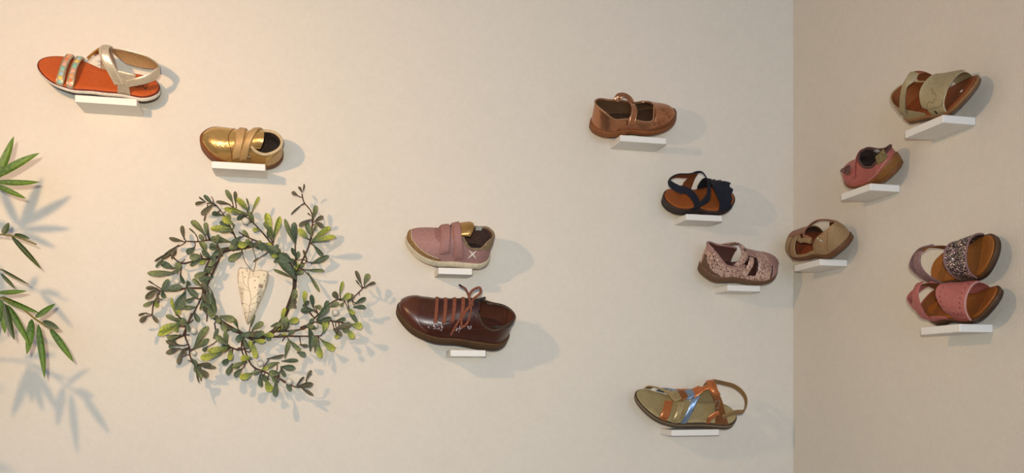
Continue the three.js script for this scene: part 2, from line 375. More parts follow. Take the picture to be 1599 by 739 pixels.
shelf('J', 'right', 0.256, 1.6972, 0.0725, 'small white shelf block under the small salmon pink baby shoe');
shelf('K', 'right', 0.125, 1.6036, 0.0775, 'small white shelf block under the tan shoe right of the corner');
shelf('L', 'right', 0.4355, 1.4768, 0.0722, 'small white shelf block under the two stacked sandals on the right wall');

// ------------------------------------------------------------------ the shoes
const sum2 = (a, b) => { const x = curve1(a), y = curve1(b); return (t) => x(t) + y(t); };
function soleLayers(S, last, thick, layers) {
  const T = curve1(thick), out = [];
  for (const { name, a, b, mat, o = 0.12, dish = 0, label } of layers) {
    const y = (f) => (t) => last.lift(t) - T(t) * (1 - f), e = 0.08;
    out.push(S.add(name, slab(last, [[o - e, y(a)], [o, (t) => y(a)(t) + e * 0.8], [o, (t) => y(b)(t) - e * 0.8], [o - e, y(b)]], dish), mat, S.root, label));
  }
  return out;
}
// lift = sole thickness + toe spring
const lifted = (thick, spring) => { const f = sum2(thick, spring), r = []; for (let i = 0; i <= 20; i++) r.push([i / 20, f(i / 20)]); return r; };
const seam = (last, rows, o, r, seg = 30) => { const p = path2(rows), pts = []; for (let i = 0; i <= 16; i++) { const q = p(i / 16); pts.push(last.P(q[0], q[1], o)); } return tube(pts, r, seg, 6); };
function stitches(last, rows, o, n, r = 0.045, fill = 0.6) {
  const p = path2(rows), g = [];
  for (let i = 0; i < n; i++) { const a = p(i / n), b = p((i + fill) / n); g.push(tube([last.P(a[0], a[1], o), last.P((a[0] + b[0]) / 2, (a[1] + b[1]) / 2, o + 0.03), last.P(b[0], b[1], o)], r, 3, 5)); }
  return merged(g);
}

// A: orange footbed, pale metallic straps
{
  const S = new Shoe('sandal', 'flat sandal with bright orange footbed, silver ankle straps and two beaded toe straps', 'sandal', -1);
  const th = [[0, 1.1], [0.5, 1.0], [1, 0.6]], sp = [[0, 0], [0.6, 0], [0.8, 0.35], [1, 1.1]];
  const last = makeLast({ L: 16.6, w: [[0, 2.3], [0.15, 2.5], [0.35, 2.3], [0.5, 2.5], [0.7, 3.3], [0.84, 3.25], [1, 2.7]], c: [[0, 0.15], [0.25, 0.05], [0.42, 0.4], [0.7, 0], [1, -0.25]], H: [[0, 4.6], [0.2, 5.6], [0.42, 5.8], [0.58, 3.2], [0.68, 1.5], [0.85, 1.2], [1, 1]], lift: lifted(th, sp), n: 2.2, heel: 0.15, toe: 0.26, hs: 0.93 });
  const silver = foil('#dccfb8', 0.36, 0.4), tan = leather('#b98a55', { rough: 0.7 });
  soleLayers(S, last, th, [
    { name: 'outsole', a: 0, b: 0.3, mat: rubber('#3b302b'), o: 0.05 }, { name: 'midsole', a: 0.28, b: 0.86, mat: rubber('#ece5d8'), o: 0.16 },
    { name: 'welt', a: 0.84, b: 0.99, mat: leather('#6d2012'), o: 0.12 }, { name: 'footbed', a: 0.95, b: 1.16, mat: leather('#cf5f22', { rough: 0.6 }), o: -0.06, dish: 0.05 }]);
  const beads = ['#86bcae', '#dd9560', '#dcc568', '#dba593', '#9bb9c2', '#d97c50'].map((c) => plain(c, 0.35));
  for (const [t0, t1, k0] of [[0.75, 0.805, 0], [0.668, 0.722, 3]]) {
    const st = S.add('toe_strap', patch(last, [[t0 + 0.005, 2], [t0 - 0.004, 45], [t0, 90], [t0, 135], [t0 + 0.01, 178]], [[t1 + 0.005, 2], [t1, 45], [t1, 90], [t1, 135], [t1 + 0.01, 178]], { o: 0.02, th: 0.2 }), silver);
    for (const e of [t0 + 0.004, t1 - 0.004]) S.add('edging', seam(last, [[e + 0.005, 8], [e, 50], [e, 90], [e, 130], [e + 0.01, 172]], 0.22, 0.07), foil('#cdb68e', 0.4, 0.6), st);
    for (let i = 0; i < 9; i++) {
      const a = 16 + i * 17, m = (t0 + t1) / 2, hw = 0.0145;
      S.add('bead', patch(last, [[m - hw, a], [m - hw, a + 12]], [[m + hw, a], [m + hw, a + 12]], { o: 0.2, th: 0.14, nu: 4, nv: 4 }), beads[(i * 2 + k0 + (i >> 2)) % 6], st);
    }
  }
  // near quarter, instep strap over the foot, heel loop
  S.add('quarter', patch(last, [[0.21, 0], [0.215, 14], [0.17, 28], [0.15, 40]], [[0.32, 0], [0.315, 14], [0.33, 28], [0.37, 40]], { o: 0.08, th: 0.22 }), silver);
  S.add('quarter', patch(last, [[0.38, 180], [0.385, 160], [0.39, 140], [0.385, 118]], [[0.53, 180], [0.515, 160], [0.49, 140], [0.465, 118]], { o: 0.08, th: 0.2 }), leather('#c9bca4', { rough: 0.5 }));
  const ins = S.add('instep_strap', patch(last, [[0.245, 16], [0.29, 34], [0.35, 62], [0.38, 90], [0.37, 120]], [[0.335, 14], [0.385, 36], [0.44, 64], [0.465, 90], [0.46, 120]], { o: 0.3, th: 0.24 }), silver);
  S.add('stitching', stitches(last, [[0.26, 18], [0.305, 36], [0.362, 62], [0.39, 90]], 0.56, 16, 0.035), M.thread, ins);
  S.add('stitching', stitches(last, [[0.325, 18], [0.375, 36], [0.43, 62], [0.455, 90]], 0.56, 16, 0.035), M.thread, ins);
  S.add('heel_strap', heelBand(last, 0.24, 0.4, [[-0.24, 1.3], [-0.1, 2.3], [0, 2.5], [0.15, 1.3], [0.28, 1.6], [0.4, 4.1]], [[-0.24, 2.6], [-0.1, 3.6], [0, 4.2], [0.15, 4.5], [0.4, 5.3]], { o: 0.16, th: 0.22 }), silver);
  S.add('lining', heelBand(last, 0.22, 0.38, [[-0.24, 1.5], [-0.1, 2.4], [0, 2.6], [0.15, 1.4], [0.28, 1.7], [0.4, 4.2]], [[-0.24, 2.5], [-0.1, 3.5], [0, 4.1], [0.15, 4.3], [0.4, 5.2]], { o: 0.08, th: 0.07 }), leather('#c9a878', { rough: 0.7 }));
  const tas = foil('#c08a3e', 0.5, 0.4);
  for (let i = 0; i < 9; i++) { const a = 95 + i * 5, p = last.P(0.47, a, 0.2), k = 0.57 + 0.012 * (i % 4); S.add('tassel_strand', tube([p, last.P(0.51, a - 1 + i * 0.6, 0.3), last.P(k, a - 8 + i * 2.4, 0.12 + 0.12 * (i % 3))], (s) => 0.12 - 0.05 * s, 10, 6), tas); }
  const font = await new FontLoader().loadAsync('fonts/droid/droid_sans_regular.typeface.json');
  const tg = new TextGeometry('ON', { font, size: 0.8, depth: 0.015, curveSegments: 4 }); tg.computeBoundingBox();
  // the print reads from the toe side, so it is turned about and mirrored back for this left-facing shoe
  tg.translate(-tg.boundingBox.max.x / 2, -0.47, 0).scale(-1.2, 1, 1).rotateX(-Math.PI / 2).rotateY(0.1); turnFaces(tg.index ? tg.toNonIndexed() : tg);
  tg.translate(-5.75, last.lift(0.12) + 0.15, 0.35);
  S.add('lettering', tg.index ? tg.toNonIndexed() : tg, plain('#3a1a10', 0.7));
  S.seat('back', -1.163, SH.A, 56, -6.5, 0);
}

// B: gold baby shoe
{
  const S = new Shoe('baby_shoe', 'shiny gold baby shoe with two touch-close straps and brown toe rim', 'shoe', -1);
  const th = [[0, 0.9], [1, 0.7]], sp = [[0, 0], [0.65, 0], [1, 0.7]];
  const last = makeLast({ L: 12.1, w: [[0, 2.55], [0.2, 2.75], [0.42, 2.75], [0.68, 3.2], [0.85, 3.15], [1, 2.6]], c: [[0, 0], [0.45, 0.1], [1, -0.15]], H: [[0, 7.2], [0.2, 6.2], [0.38, 5.3], [0.42, 5.1], [0.56, 4.4], [0.72, 3.8], [0.88, 3.4], [1, 2.7]], lift: lifted(th, sp), n: 2.25, heel: 0.2, toe: 0.32, hs: 0.8, ws: 0.87 });
  const gold = foil('#dcb674', 0.26, 0.65), pale = leather('#d4ae78', { rough: 0.45, metal: 0.3 }), brown = leather('#8a4a17', { rough: 0.5 });
  soleLayers(S, last, th, [{ name: 'outsole', a: 0, b: 0.95, mat: rubber('#6d3f1a'), o: 0.14 }, { name: 'footbed', a: 0.9, b: 1.1, mat: textile('#4a382c'), o: -0.16 }]);
  const top = [[0, 4.2], [0.1, 4.0], [0.22, 3.7], [0.32, 4.2], [0.4, 5.4], [1, 9]];
  S.add('upper', upper(last, top), gold);
  S.add('lining', upper(last, top, { o: -0.17, th: 0.06 }), textile('#5c4634'));
  S.add('toe_rim', patch(last, [[0.66, 2], [0.8, 2], [0.93, 2], [1, 2], [1, 178], [0.93, 178], [0.8, 178], [0.66, 178]], [[0.68, 14], [0.8, 22], [0.91, 34], [0.972, 60], [0.972, 120], [0.91, 146], [0.8, 158], [0.68, 166]], { o: 0.01, th: 0.12, nu: 70, nv: 8 }), brown);
  S.add('collar', tube(topline(last, top, top, 0.36, 0.36, -0.02), 0.24, 90, 10), leather('#d9c29a', { rough: 0.6 }));
  S.add('heel_counter', patch(last, [[0, 2], [0.03, 2], [0.12, 3], [0.22, 3]], [[0, 27], [0.03, 27], [0.1, 24], [0.16, 15]], { o: 0.02, th: 0.1 }), pale);
  S.add('tongue', patch(last, [[0.25, 50], [0.22, 72], [0.215, 90], [0.22, 108], [0.25, 130]], [[0.5, 56], [0.5, 72], [0.5, 90], [0.5, 108], [0.5, 124]], { o: -0.12, th: 0.22 }), gold);
  S.add('touch_strap', patch(last, [[0.5, 22], [0.485, 45], [0.465, 80], [0.45, 120], [0.44, 150]], [[0.59, 22], [0.585, 45], [0.57, 80], [0.55, 120], [0.54, 150]], { o: 0.1, th: 0.26 }), pale);
  S.add('touch_strap', patch(last, [[0.42, 16], [0.395, 40], [0.36, 75], [0.3, 110], [0.25, 142]], [[0.51, 16], [0.49, 40], [0.455, 75], [0.395, 110], [0.34, 142]], { o: 0.16, th: 0.28 }), pale);
  S.add('seam', seam(last, [[0.6, 10], [0.605, 45], [0.64, 75], [0.65, 90], [0.64, 105], [0.605, 135], [0.6, 170]], 0.02, 0.05), brown);
  S.add('loop', patch(last, [[0.375, 22], [0.375, 30]], [[0.41, 22], [0.41, 30]], { o: 0.1, th: 0.2, nu: 6, nv: 6 }), M.steel);
  S.seat('back', -0.961, SH.B, 76, -4, 0);
}

// C: dusty pink sneaker
{
  const S = new Shoe('sneaker', 'dusty pink child\'s sneaker with two touch-close straps, cream sole and a white star', 'shoe', -1);
  const th = [[0, 1.2], [0.6, 1.1], [1, 1.0]], sp = [[0, 0], [0.55, 0], [0.8, 0.55], [1, 1.6]];
  const last = makeLast({ L: 13.6, hs: 0.83, ws: 0.98, w: [[0, 2.5], [0.2, 2.75], [0.42, 2.7], [0.7, 3.2], [0.86, 3.0], [1, 2.5]], c: [[0, 0], [0.45, 0.15], [1, -0.15]], H: [[0, 7.2], [0.18, 6.8], [0.36, 6.2], [0.48, 5.4], [0.6, 4.4], [0.75, 3.4], [0.9, 2.7], [1, 2.2]], lift: lifted(th, sp), n: 2.3, heel: 0.16, toe: 0.28 });
  const pink = leather('#b48680', { rough: 0.75 }), pale = leather('#b98a80', { rough: 0.7 });
  soleLayers(S, last, th, [{ name: 'outsole', a: 0, b: 0.16, mat: rubber('#b9ad93'), o: 0.1 }, { name: 'midsole', a: 0.12, b: 1.0, mat: rubber('#ddd0b4'), o: 0.22 }, { name: 'footbed', a: 0.9, b: 1.08, mat: textile('#4b3630'), o: -0.16 }]);
  const top = [[0, 4.8], [0.06, 4.7], [0.16, 3.3], [0.26, 3.2], [0.36, 4.6], [0.43, 6.4], [1, 9]], topF = [[0, 4.8], [0.06, 4.9], [0.16, 4.3], [0.26, 4.5], [0.36, 5.4], [0.43, 6.4], [1, 9]];
  S.add('upper', upper(last, top, { topF }), pink);
  S.add('lining', upper(last, top, { topF, o: -0.17, th: 0.06 }), textile('#6a4a40'));
  S.add('collar', tube(topline(last, top, topF, 0.38, 0.38, -0.04), 0.22, 90, 10), suede('#9d8468'));
  S.add('heel_counter', patch(last, [[0, 18], [0.02, 18], [0.06, 19], [0.1, 21]], [[0, 40], [0.02, 39], [0.06, 37], [0.11, 28]], { o: 0.02, th: 0.12 }), suede('#a98f6a'));
  S.add('toe_cap', patch(last, [[0.6, 1], [0.78, 1], [0.93, 1], [1, 1], [1, 179], [0.93, 179], [0.78, 179], [0.6, 179]], [[0.6, 5], [0.78, 16], [0.9, 28], [0.96, 50], [0.96, 130], [0.9, 152], [0.78, 164], [0.6, 175]], { o: 0.01, th: 0.1, nu: 70, nv: 8 }), suede('#a9814d'));
  S.add('stitching', stitches(last, [[0.64, 8], [0.78, 15], [0.893, 27], [0.954, 49], [0.957, 90], [0.954, 120]], 0.13, 26, 0.06), M.thread);
  S.add('tongue', patch(last, [[0.3, 54], [0.27, 72], [0.26, 90], [0.27, 108], [0.3, 126]], [[0.5, 60], [0.5, 72], [0.5, 90], [0.5, 108], [0.5, 120]], { o: 0.02, th: 0.26 }), foil('#c79a5c', 0.35, 0.7));
  const s1 = S.add('touch_strap', patch(last, [[0.52, 20], [0.525, 45], [0.53, 75], [0.53, 105], [0.53, 150]], [[0.635, 20], [0.635, 45], [0.63, 75], [0.63, 105], [0.63, 150]], { o: 0.16, th: 0.36 }), leather('#ad7d78', { rough: 0.7 }));
  const s2 = S.add('touch_strap', patch(last, [[0.335, 6], [0.365, 30], [0.4, 60], [0.415, 95], [0.42, 150]], [[0.455, 4], [0.47, 30], [0.495, 60], [0.505, 95], [0.52, 150]], { o: 0.16, th: 0.4 }), leather('#ad7d78', { rough: 0.7 }));
  S.add('stitching', stitches(last, [[0.535, 24], [0.535, 50], [0.54, 90]], 0.4, 14, 0.025), plain('#8f5f5c', 0.9), s1);
  S.add('stitching', stitches(last, [[0.355, 12], [0.38, 35], [0.41, 62], [0.425, 90]], 0.42, 18, 0.025), plain('#8f5f5c', 0.9), s2);
  for (const [t0, a0, t1, a1] of [[0.185, 7, 0.29, 24], [0.285, 7, 0.195, 24]]) S.add('star_stripe', patch(last, [[t0, a0], [(t0 + t1) / 2 - 0.012, (a0 + a1) / 2], [t1, a1]], [[t0 + 0.004, a0], [(t0 + t1) / 2 + 0.012, (a0 + a1) / 2], [t1 + 0.004, a1]], { o: 0.02, th: 0.08, nu: 12, nv: 4 }), plain('#e8e2da', 0.5));
  S.add('vamp_patch', patch(last, [[0.6, 52], [0.6, 70], [0.6, 90], [0.6, 110]], [[0.655, 58], [0.69, 72], [0.7, 90], [0.68, 110]], { o: 0.02, th: 0.08 }), leather('#a06e69', { rough: 0.6 }));
  S.add('seam', seam(last, [[0.33, 40], [0.27, 24], [0.2, 25], [0.12, 27], [0.04, 30]], 0.01, 0.04), plain('#7d514e', 0.9));
  S.add('ticket', patch(last, [[0.12, 132], [0.12, 146]], [[0.2, 132], [0.2, 146]], { o: -0.4, th: 0.04, nu: 4, nv: 4 }), M.tagWhite);
  S.seat('back', -0.641, SH.C, 47, -4, 0);
}

// D: maroon lace-up
{
  const S = new Shoe('lace_up_shoe', 'large dark maroon leather lace-up shoe with brown gum sole and tied bow', 'shoe', -1);
  const th = [[0, 1.6], [0.5, 1.4], [1, 1.2]], sp = [[0, 0], [0.55, 0], [0.8, 0.5], [1, 1.5]];
  const last = makeLast({ L: 18.4, hs: 0.78, ws: 0.95, w: [[0, 2.9], [0.2, 3.2], [0.42, 3.15], [0.68, 3.9], [0.85, 3.7], [1, 2.9]], c: [[0, 0], [0.45, 0.2], [1, -0.2]], H: [[0, 6.4], [0.2, 7], [0.36, 7], [0.5, 6], [0.65, 4.3], [0.8, 3.4], [0.92, 2.9], [1, 2.3]], lift: lifted(th, sp), n: 2.3, heel: 0.14, toe: 0.27 });
  const mar = leather('#4b2519', { rough: 0.34, coat: 0.3, bump: 0.00012 }), dk = leather('#47201b', { rough: 0.4 }), laceM = textile('#94553f');
  soleLayers(S, last, th, [{ name: 'outsole', a: 0, b: 0.45, mat: rubber('#4b3114'), o: 0.2 }, { name: 'midsole', a: 0.42, b: 1.02, mat: rubber('#5a3b18'), o: 0.24 }, { name: 'footbed', a: 0.9, b: 1.06, mat: textile('#5a2c18'), o: -0.16 }]);
  const top = [[0, 4.9], [0.08, 4.4], [0.18, 3.4], [0.26, 4.0], [0.34, 6.0], [0.4, 7.5], [1, 9]], topF = [[0, 4.9], [0.08, 5.0], [0.18, 4.9], [0.26, 5.4], [0.34, 6.4], [0.4, 7.5], [1, 9]];
  S.add('upper', upper(last, top, { topF }), mar);
  S.add('lining', upper(last, top, { topF, o: -0.17, th: 0.06 }), leather('#6e3a22', { rough: 0.8 }));
  S.add('collar', tube(topline(last, top, topF, 0.35, 0.35, -0.04), 0.24, 90, 10), leather('#4a3020', { rough: 0.6 }));
  S.add('toe_cap', patch(last, [[0.74, 1], [0.85, 1], [0.95, 1], [1, 1], [1, 179], [0.95, 179], [0.85, 179], [0.74, 179]], [[0.72, 10], [0.8, 22], [0.83, 50], [0.835, 80], [0.835, 100], [0.83, 130], [0.8, 158], [0.72, 170]], { o: 0.005, th: 0.09, nu: 70, nv: 10 }), leather('#5a2e1e', { rough: 0.36, coat: 0.3, bump: 0.00012 }));
  S.add('eyestay', patch(last, [[0.37, 30], [0.45, 36], [0.55, 40], [0.66, 46], [0.72, 70]], [[0.37, 66], [0.45, 68], [0.55, 70], [0.66, 74], [0.7, 84]], { o: 0.02, th: 0.12 }), dk);
  S.add('eyestay', patch(last, [[0.37, 114], [0.45, 112], [0.55, 110], [0.66, 106], [0.7, 96]], [[0.37, 146], [0.45, 142], [0.55, 138], [0.66, 132], [0.72, 110]], { o: 0.02, th: 0.12 }), dk);
  S.add('heel_counter', patch(last, [[0, 30], [0.03, 30], [0.12, 30], [0.2, 34]], [[0, 46], [0.03, 45], [0.1, 40], [0.18, 36]], { o: 0.02, th: 0.12 }), leather('#3c2a20', { rough: 0.5 }));
  S.add('tongue', patch(last, [[0.35, 56], [0.33, 74], [0.33, 90], [0.33, 106], [0.35, 124]], [[0.66, 72], [0.68, 80], [0.68, 90], [0.68, 100], [0.66, 108]], { o: -0.1, th: 0.22 }), leather('#3a1717', { rough: 0.6 }));
  for (const t of [0.685, 0.615, 0.545, 0.475]) S.add('lace', patch(last, [[t - 0.016, 40], [t - 0.014, 60], [t - 0.014, 90], [t - 0.018, 128]], [[t + 0.014, 40], [t + 0.016, 60], [t + 0.016, 90], [t + 0.012, 128]], { o: 0.14, th: 0.2, nu: 24, nv: 6 }), laceM);
  const K = last.P(0.415, 78, 0.55), k = (x, y, z) => [K.x + x, K.y + y, K.z + z];
  S.add('lace_knot', new THREE.SphereGeometry(0.48, 16, 12).scale(1, 1, 0.8).translate(K.x, K.y, K.z), laceM);
  S.add('lace_bow', tube([k(0, 0, 0), k(0.55, 0.9, -0.9), k(0.1, 2.0, -1.3), k(-0.8, 2.5, -1.4), k(-1.0, 1.8, -1.0), k(-0.2, 0.9, -0.4), k(0, 0, 0)], 0.2, 50, 8), laceM);
  S.add('lace_bow', tube([k(0, 0, 0.1), k(0.75, -1.0, 1.3), k(1.1, -1.9, 2.6), k(0.75, -2.3, 3.0), k(0.1, -1.6, 2.3), k(-0.1, -0.7, 0.9), k(0, 0, 0.1)], 0.18, 50, 8), laceM);
  S.add('lace_end', tube([k(0, 0, 0), k(0.7, 1.0, -0.9), k(1.4, 1.9, -1.2), k(2.0, 2.2, -1.2)], 0.17, 24, 8), laceM);
  S.add('lace_end', tube([k(0, 0, 0), k(0.9, -0.9, 1.2), k(1.7, -2.2, 2.6), k(2.2, -4.2, 3.2)], 0.19, 30, 8), laceM);
  S.add('lace_tip', tube([k(2.0, 2.2, -1.2), k(2.3, 2.35, -1.2), k(2.55, 2.45, -1.2)], 0.16, 6, 8), plain('#3a1d16', 0.4));
  S.add('lace_end', tube([k(0, 0, 0), k(-1, 0.5, -0.8), k(-2.1, 0.9, -1.2)], 0.2, 14, 8), plain('#231815', 0.5));
  const glint = foil('#c9b3b6', 0.25, 1);
  const list = []; for (let i = 0; i < 34; i++) { const g = i % 2; list.push([g ? rr(0.44, 0.5) : rr(0.6, 0.74), rr(g ? 14 : 20, g ? 28 : 36)]); } for (let i = 0; i < 9; i++) list.push([rr(0.37, 0.41), rr(22, 28)]);
  S.add('sequins', merged(dots(last, list, 0.15, 0.02, 0.06)), glint);
  S.add('seam', seam(last, [[0.7, 46], [0.6, 34], [0.5, 24], [0.4, 22], [0.3, 24], [0.22, 30]], 0.02, 0.05), dk);
  S.add('ticket', patch(last, [[0.2, 128], [0.2, 136]], [[0.25, 128], [0.25, 136]], { o: -0.3, th: 0.04, nu: 4, nv: 4 }), plain('#8f8478', 0.6));
  S.seat('back', -0.6345, SH.D, 48, -9.5, 0);
}

// E: rose-gold single-strap shoe
{
  const S = new Shoe('strap_shoe', 'rose-gold metallic single-strap shoe with brown sole and small flower dots on the toe', 'shoe', 1);
  const th = [[0, 1.2], [0.3, 1.0], [0.42, 0.8], [0.6, 0.8], [1, 0.8]], sp = [[0, 0], [0.2, 0], [0.38, 0.35], [0.55, 0.1], [0.75, 0.25], [1, 0.7]];
  const spec = { L: 15.2, hs: 0.76, ws: 0.95, w: [[0, 2.4], [0.2, 2.65], [0.42, 2.5], [0.68, 3.25], [0.86, 3.1], [1, 2.6]], c: [[0, 0], [0.45, 0.2], [1, -0.15]], H: [[0, 7.6], [0.2, 6.8], [0.38, 5.8], [0.5, 5], [0.62, 4.2], [0.78, 3.2], [0.92, 2.6], [1, 1.7]], lift: lifted(th, sp), n: 2.2, heel: 0.15, toe: 0.32 }, last = makeLast(spec), low = makeLast({ ...spec, hs: 0.53 });
  const rose = foil('#c98d68', 0.26, 0.8), lin = leather('#6b4a2c', { rough: 0.8 });
  soleLayers(S, last, th, [{ name: 'outsole', a: 0, b: 1.0, mat: rubber('#8a5227'), o: 0.2 }, { name: 'footbed', a: 0.9, b: 1.08, mat: leather('#4d3018', { rough: 0.8 }), o: -0.16 }]);
  const top = [[0, 5.0], [0.08, 4.2], [0.2, 2.9], [0.33, 2.6], [0.45, 2.3], [0.58, 2.1], [0.66, 2.5], [0.7, 4.4], [1, 9]], topF = [[0, 5.0], [0.08, 4.6], [0.2, 4.0], [0.33, 3.7], [0.45, 3.3], [0.6, 2.9], [0.68, 3.2], [0.71, 4.6], [1, 9]];
  S.add('upper', upper(last, top, { topF, nt: 64 }), rose);
  S.add('lining', upper(last, top, { topF, o: -0.17, th: 0.06, nt: 64 }), lin);
  S.add('collar', tube(topline(last, top, topF, 0.685, 0.69, 0), 0.14, 110, 8), foil('#b98a66', 0.45, 0.5));
  S.add('toe_rim', patch(last, [[0.6, 1], [0.8, 1], [0.94, 1], [1, 1], [1, 179], [0.94, 179], [0.8, 179], [0.6, 179]], [[0.6, 5], [0.8, 14], [0.91, 22], [0.975, 50], [0.975, 130], [0.91, 158], [0.8, 166], [0.6, 175]], { o: 0.01, th: 0.1, nu: 70, nv: 8 }), leather('#7c431f', { rough: 0.5 }));
  S.add('strap', patch(low, [[0.335, 14], [0.36, 35], [0.395, 62], [0.41, 85], [0.41, 105]], [[0.425, 14], [0.445, 35], [0.475, 62], [0.485, 85], [0.485, 105]], { o: 0.2, th: 0.26 }), rose);
  { const e = low.P(0.447, 103, 0.3), y = e.y; S.add('strap_end', ribbon([[e.x, y, e.z], [e.x - 0.15, y + 0.35, e.z - 0.9], [e.x - 0.9, y + 0.55, e.z - 1.6], [e.x - 1.8, y + 0.35, e.z - 1.7], [e.x - 2.2, y - 0.3, e.z - 1.4]], 1.05, 0.22, (s, p) => V(0.2, 1, 0.3)), rose); }
  S.add('strap_edge', seam(low, [[0.345, 16], [0.37, 36], [0.405, 64], [0.42, 90]], 0.47, 0.05), foil('#dcae8a', 0.3, 0.7));
  S.add('strap_edge', seam(low, [[0.415, 16], [0.435, 36], [0.465, 64], [0.475, 90]], 0.47, 0.05), foil('#dcae8a', 0.3, 0.7));
  const ring = []; for (const [t, a] of [[0.66, 22], [0.72, 24], [0.78, 34], [0.84, 56], [0.8, 74], [0.86, 40]]) for (let i = 0; i < 6; i++) ring.push([t + 0.018 * Math.cos(i * 1.047), a + 5.4 * Math.sin(i * 1.047)]);
  S.add('flower_dots', merged(dots(last, ring, 0.1, 0.01, 0.05)), leather('#8d5b3a', { rough: 0.4, metal: 0.4 }));
  S.add('seam', seam(last, [[0.1, 38], [0.1, 28], [0.1, 16], [0.1, 4]], 0.01, 0.05), lin);
  S.add('seam', seam(last, [[0.24, 34], [0.3, 20], [0.4, 16], [0.5, 14], [0.62, 18]], 0.01, 0.035), lin);
  S.seat('back', -0.319, SH.E, 51, 8.5, 0);
}

// F: navy crossed-strap sandal
{
  const S = new Shoe('sandal', 'small navy blue sandal with crossed ankle straps, ruffled toe band and orange-brown footbed', 'sandal', 1);
  const th = [[0, 1.5], [0.35, 1.1], [1, 0.9]], sp = [[0, 0], [0.25, 0], [0.4, 0.3], [0.55, 0], [0.75, 0.2], [1, 0.9]];
  const last = makeLast({ L: 12.9, hs: 0.9, w: [[0, 2.4], [0.2, 2.6], [0.42, 2.5], [0.68, 3.1], [0.85, 3.1], [1, 2.7]], c: [[0, 0.1], [0.42, 0.2], [1, -0.1]], H: [[0, 4.2], [0.2, 5.2], [0.42, 5.4], [0.55, 4.2], [0.7, 2.9], [0.85, 2.4], [1, 2]], lift: lifted(th, sp), n: 2.2, heel: 0.18, toe: 0.28 });
  const navy = suede('#151a2b'), lin = leather('#8a4a20', { rough: 0.8 });
  soleLayers(S, last, th, [{ name: 'outsole', a: 0, b: 0.4, mat: rubber('#231a18'), o: 0.12 }, { name: 'midsole', a: 0.38, b: 1, mat: rubber('#3a2620'), o: 0.16 }, { name: 'footbed', a: 0.92, b: 1.18, mat: leather('#a8581c', { rough: 0.7 }), o: -0.1, dish: 0.09 }]);
  S.add('cross_strap', patch(last, [[0.36, 0], [0.32, 13], [0.24, 28], [0.17, 36], [0.09, 38]], [[0.45, 0], [0.39, 18], [0.31, 37], [0.22, 51], [0.11, 60]], { o: 0.08, th: 0.22, nu: 32 }), navy);
  S.add('cross_strap', patch(last, [[0.29, 0], [0.39, 14], [0.465, 38], [0.47, 68], [0.42, 95], [0.37, 120], [0.31, 150]], [[0.38, 0], [0.465, 10], [0.54, 32], [0.545, 64], [0.5, 95], [0.45, 120], [0.39, 150]], { o: 0.26, th: 0.22, nu: 40 }), navy);
  S.add('heel_strap', heelBand(last, 0.13, 0.36, [[-0.13, 2.95], [0, 2.9], [0.15, 3.0], [0.36, 3.0]], [[-0.13, 4.15], [0, 4.1], [0.15, 4.4], [0.36, 4.8]], { o: 0.1, th: 0.22 }), navy);
  S.add('lining', heelBand(last, 0.13, 0.36, [[-0.13, 2.8], [0, 3.0], [0.15, 3.1], [0.36, 3.1]], [[-0.13, 4.2], [0, 4.0], [0.15, 4.3], [0.36, 4.7]], { o: 0.02, th: 0.08 }), lin);
  S.add('far_quarter', patch(last, [[0.3, 180], [0.3, 165], [0.32, 150], [0.33, 128]], [[0.45, 180], [0.44, 165], [0.43, 150], [0.42, 128]], { o: 0.06, th: 0.16 }), lin);
  const bandA = curve1([[0, 0.7], [30, 0.69], [60, 0.62], [90, 0.57], [180, 0.55]]), bandB = curve1([[0, 0.845], [45, 0.84], [90, 0.865], [135, 0.89], [180, 0.9]]);
  const rows = (f) => [0, 30, 60, 90, 120, 150, 180].map((a) => [f(a), a]);
  const band = S.add('toe_band', patch(last, rows(bandA), rows(bandB), { o: 0.06, th: 0.2, nu: 40, nv: 14 }), navy);
  for (const [k, n] of [[0.02, 30], [0.3, 34], [0.56, 34], [0.8, 34]]) {
    const wob = (u) => Math.sin(u * n) + 0.5 * Math.sin(u * n * 0.57 + k * 40);
    S.add('ruffle', shell((u, v, q) => { const a = 3 + u * 174, t0 = bandA(a), w = bandB(a) - t0; return last.P(t0 + w * (k + v * (0.26 + 0.03 * wob(u))), a, 0.24 + v * (0.14 + 0.07 * wob(u)) + (q ? 0.1 : 0)); }, 110, 5), navy, band);
  }
  S.seat('back', -0.2, SH.F, 52, 3, 0);
}

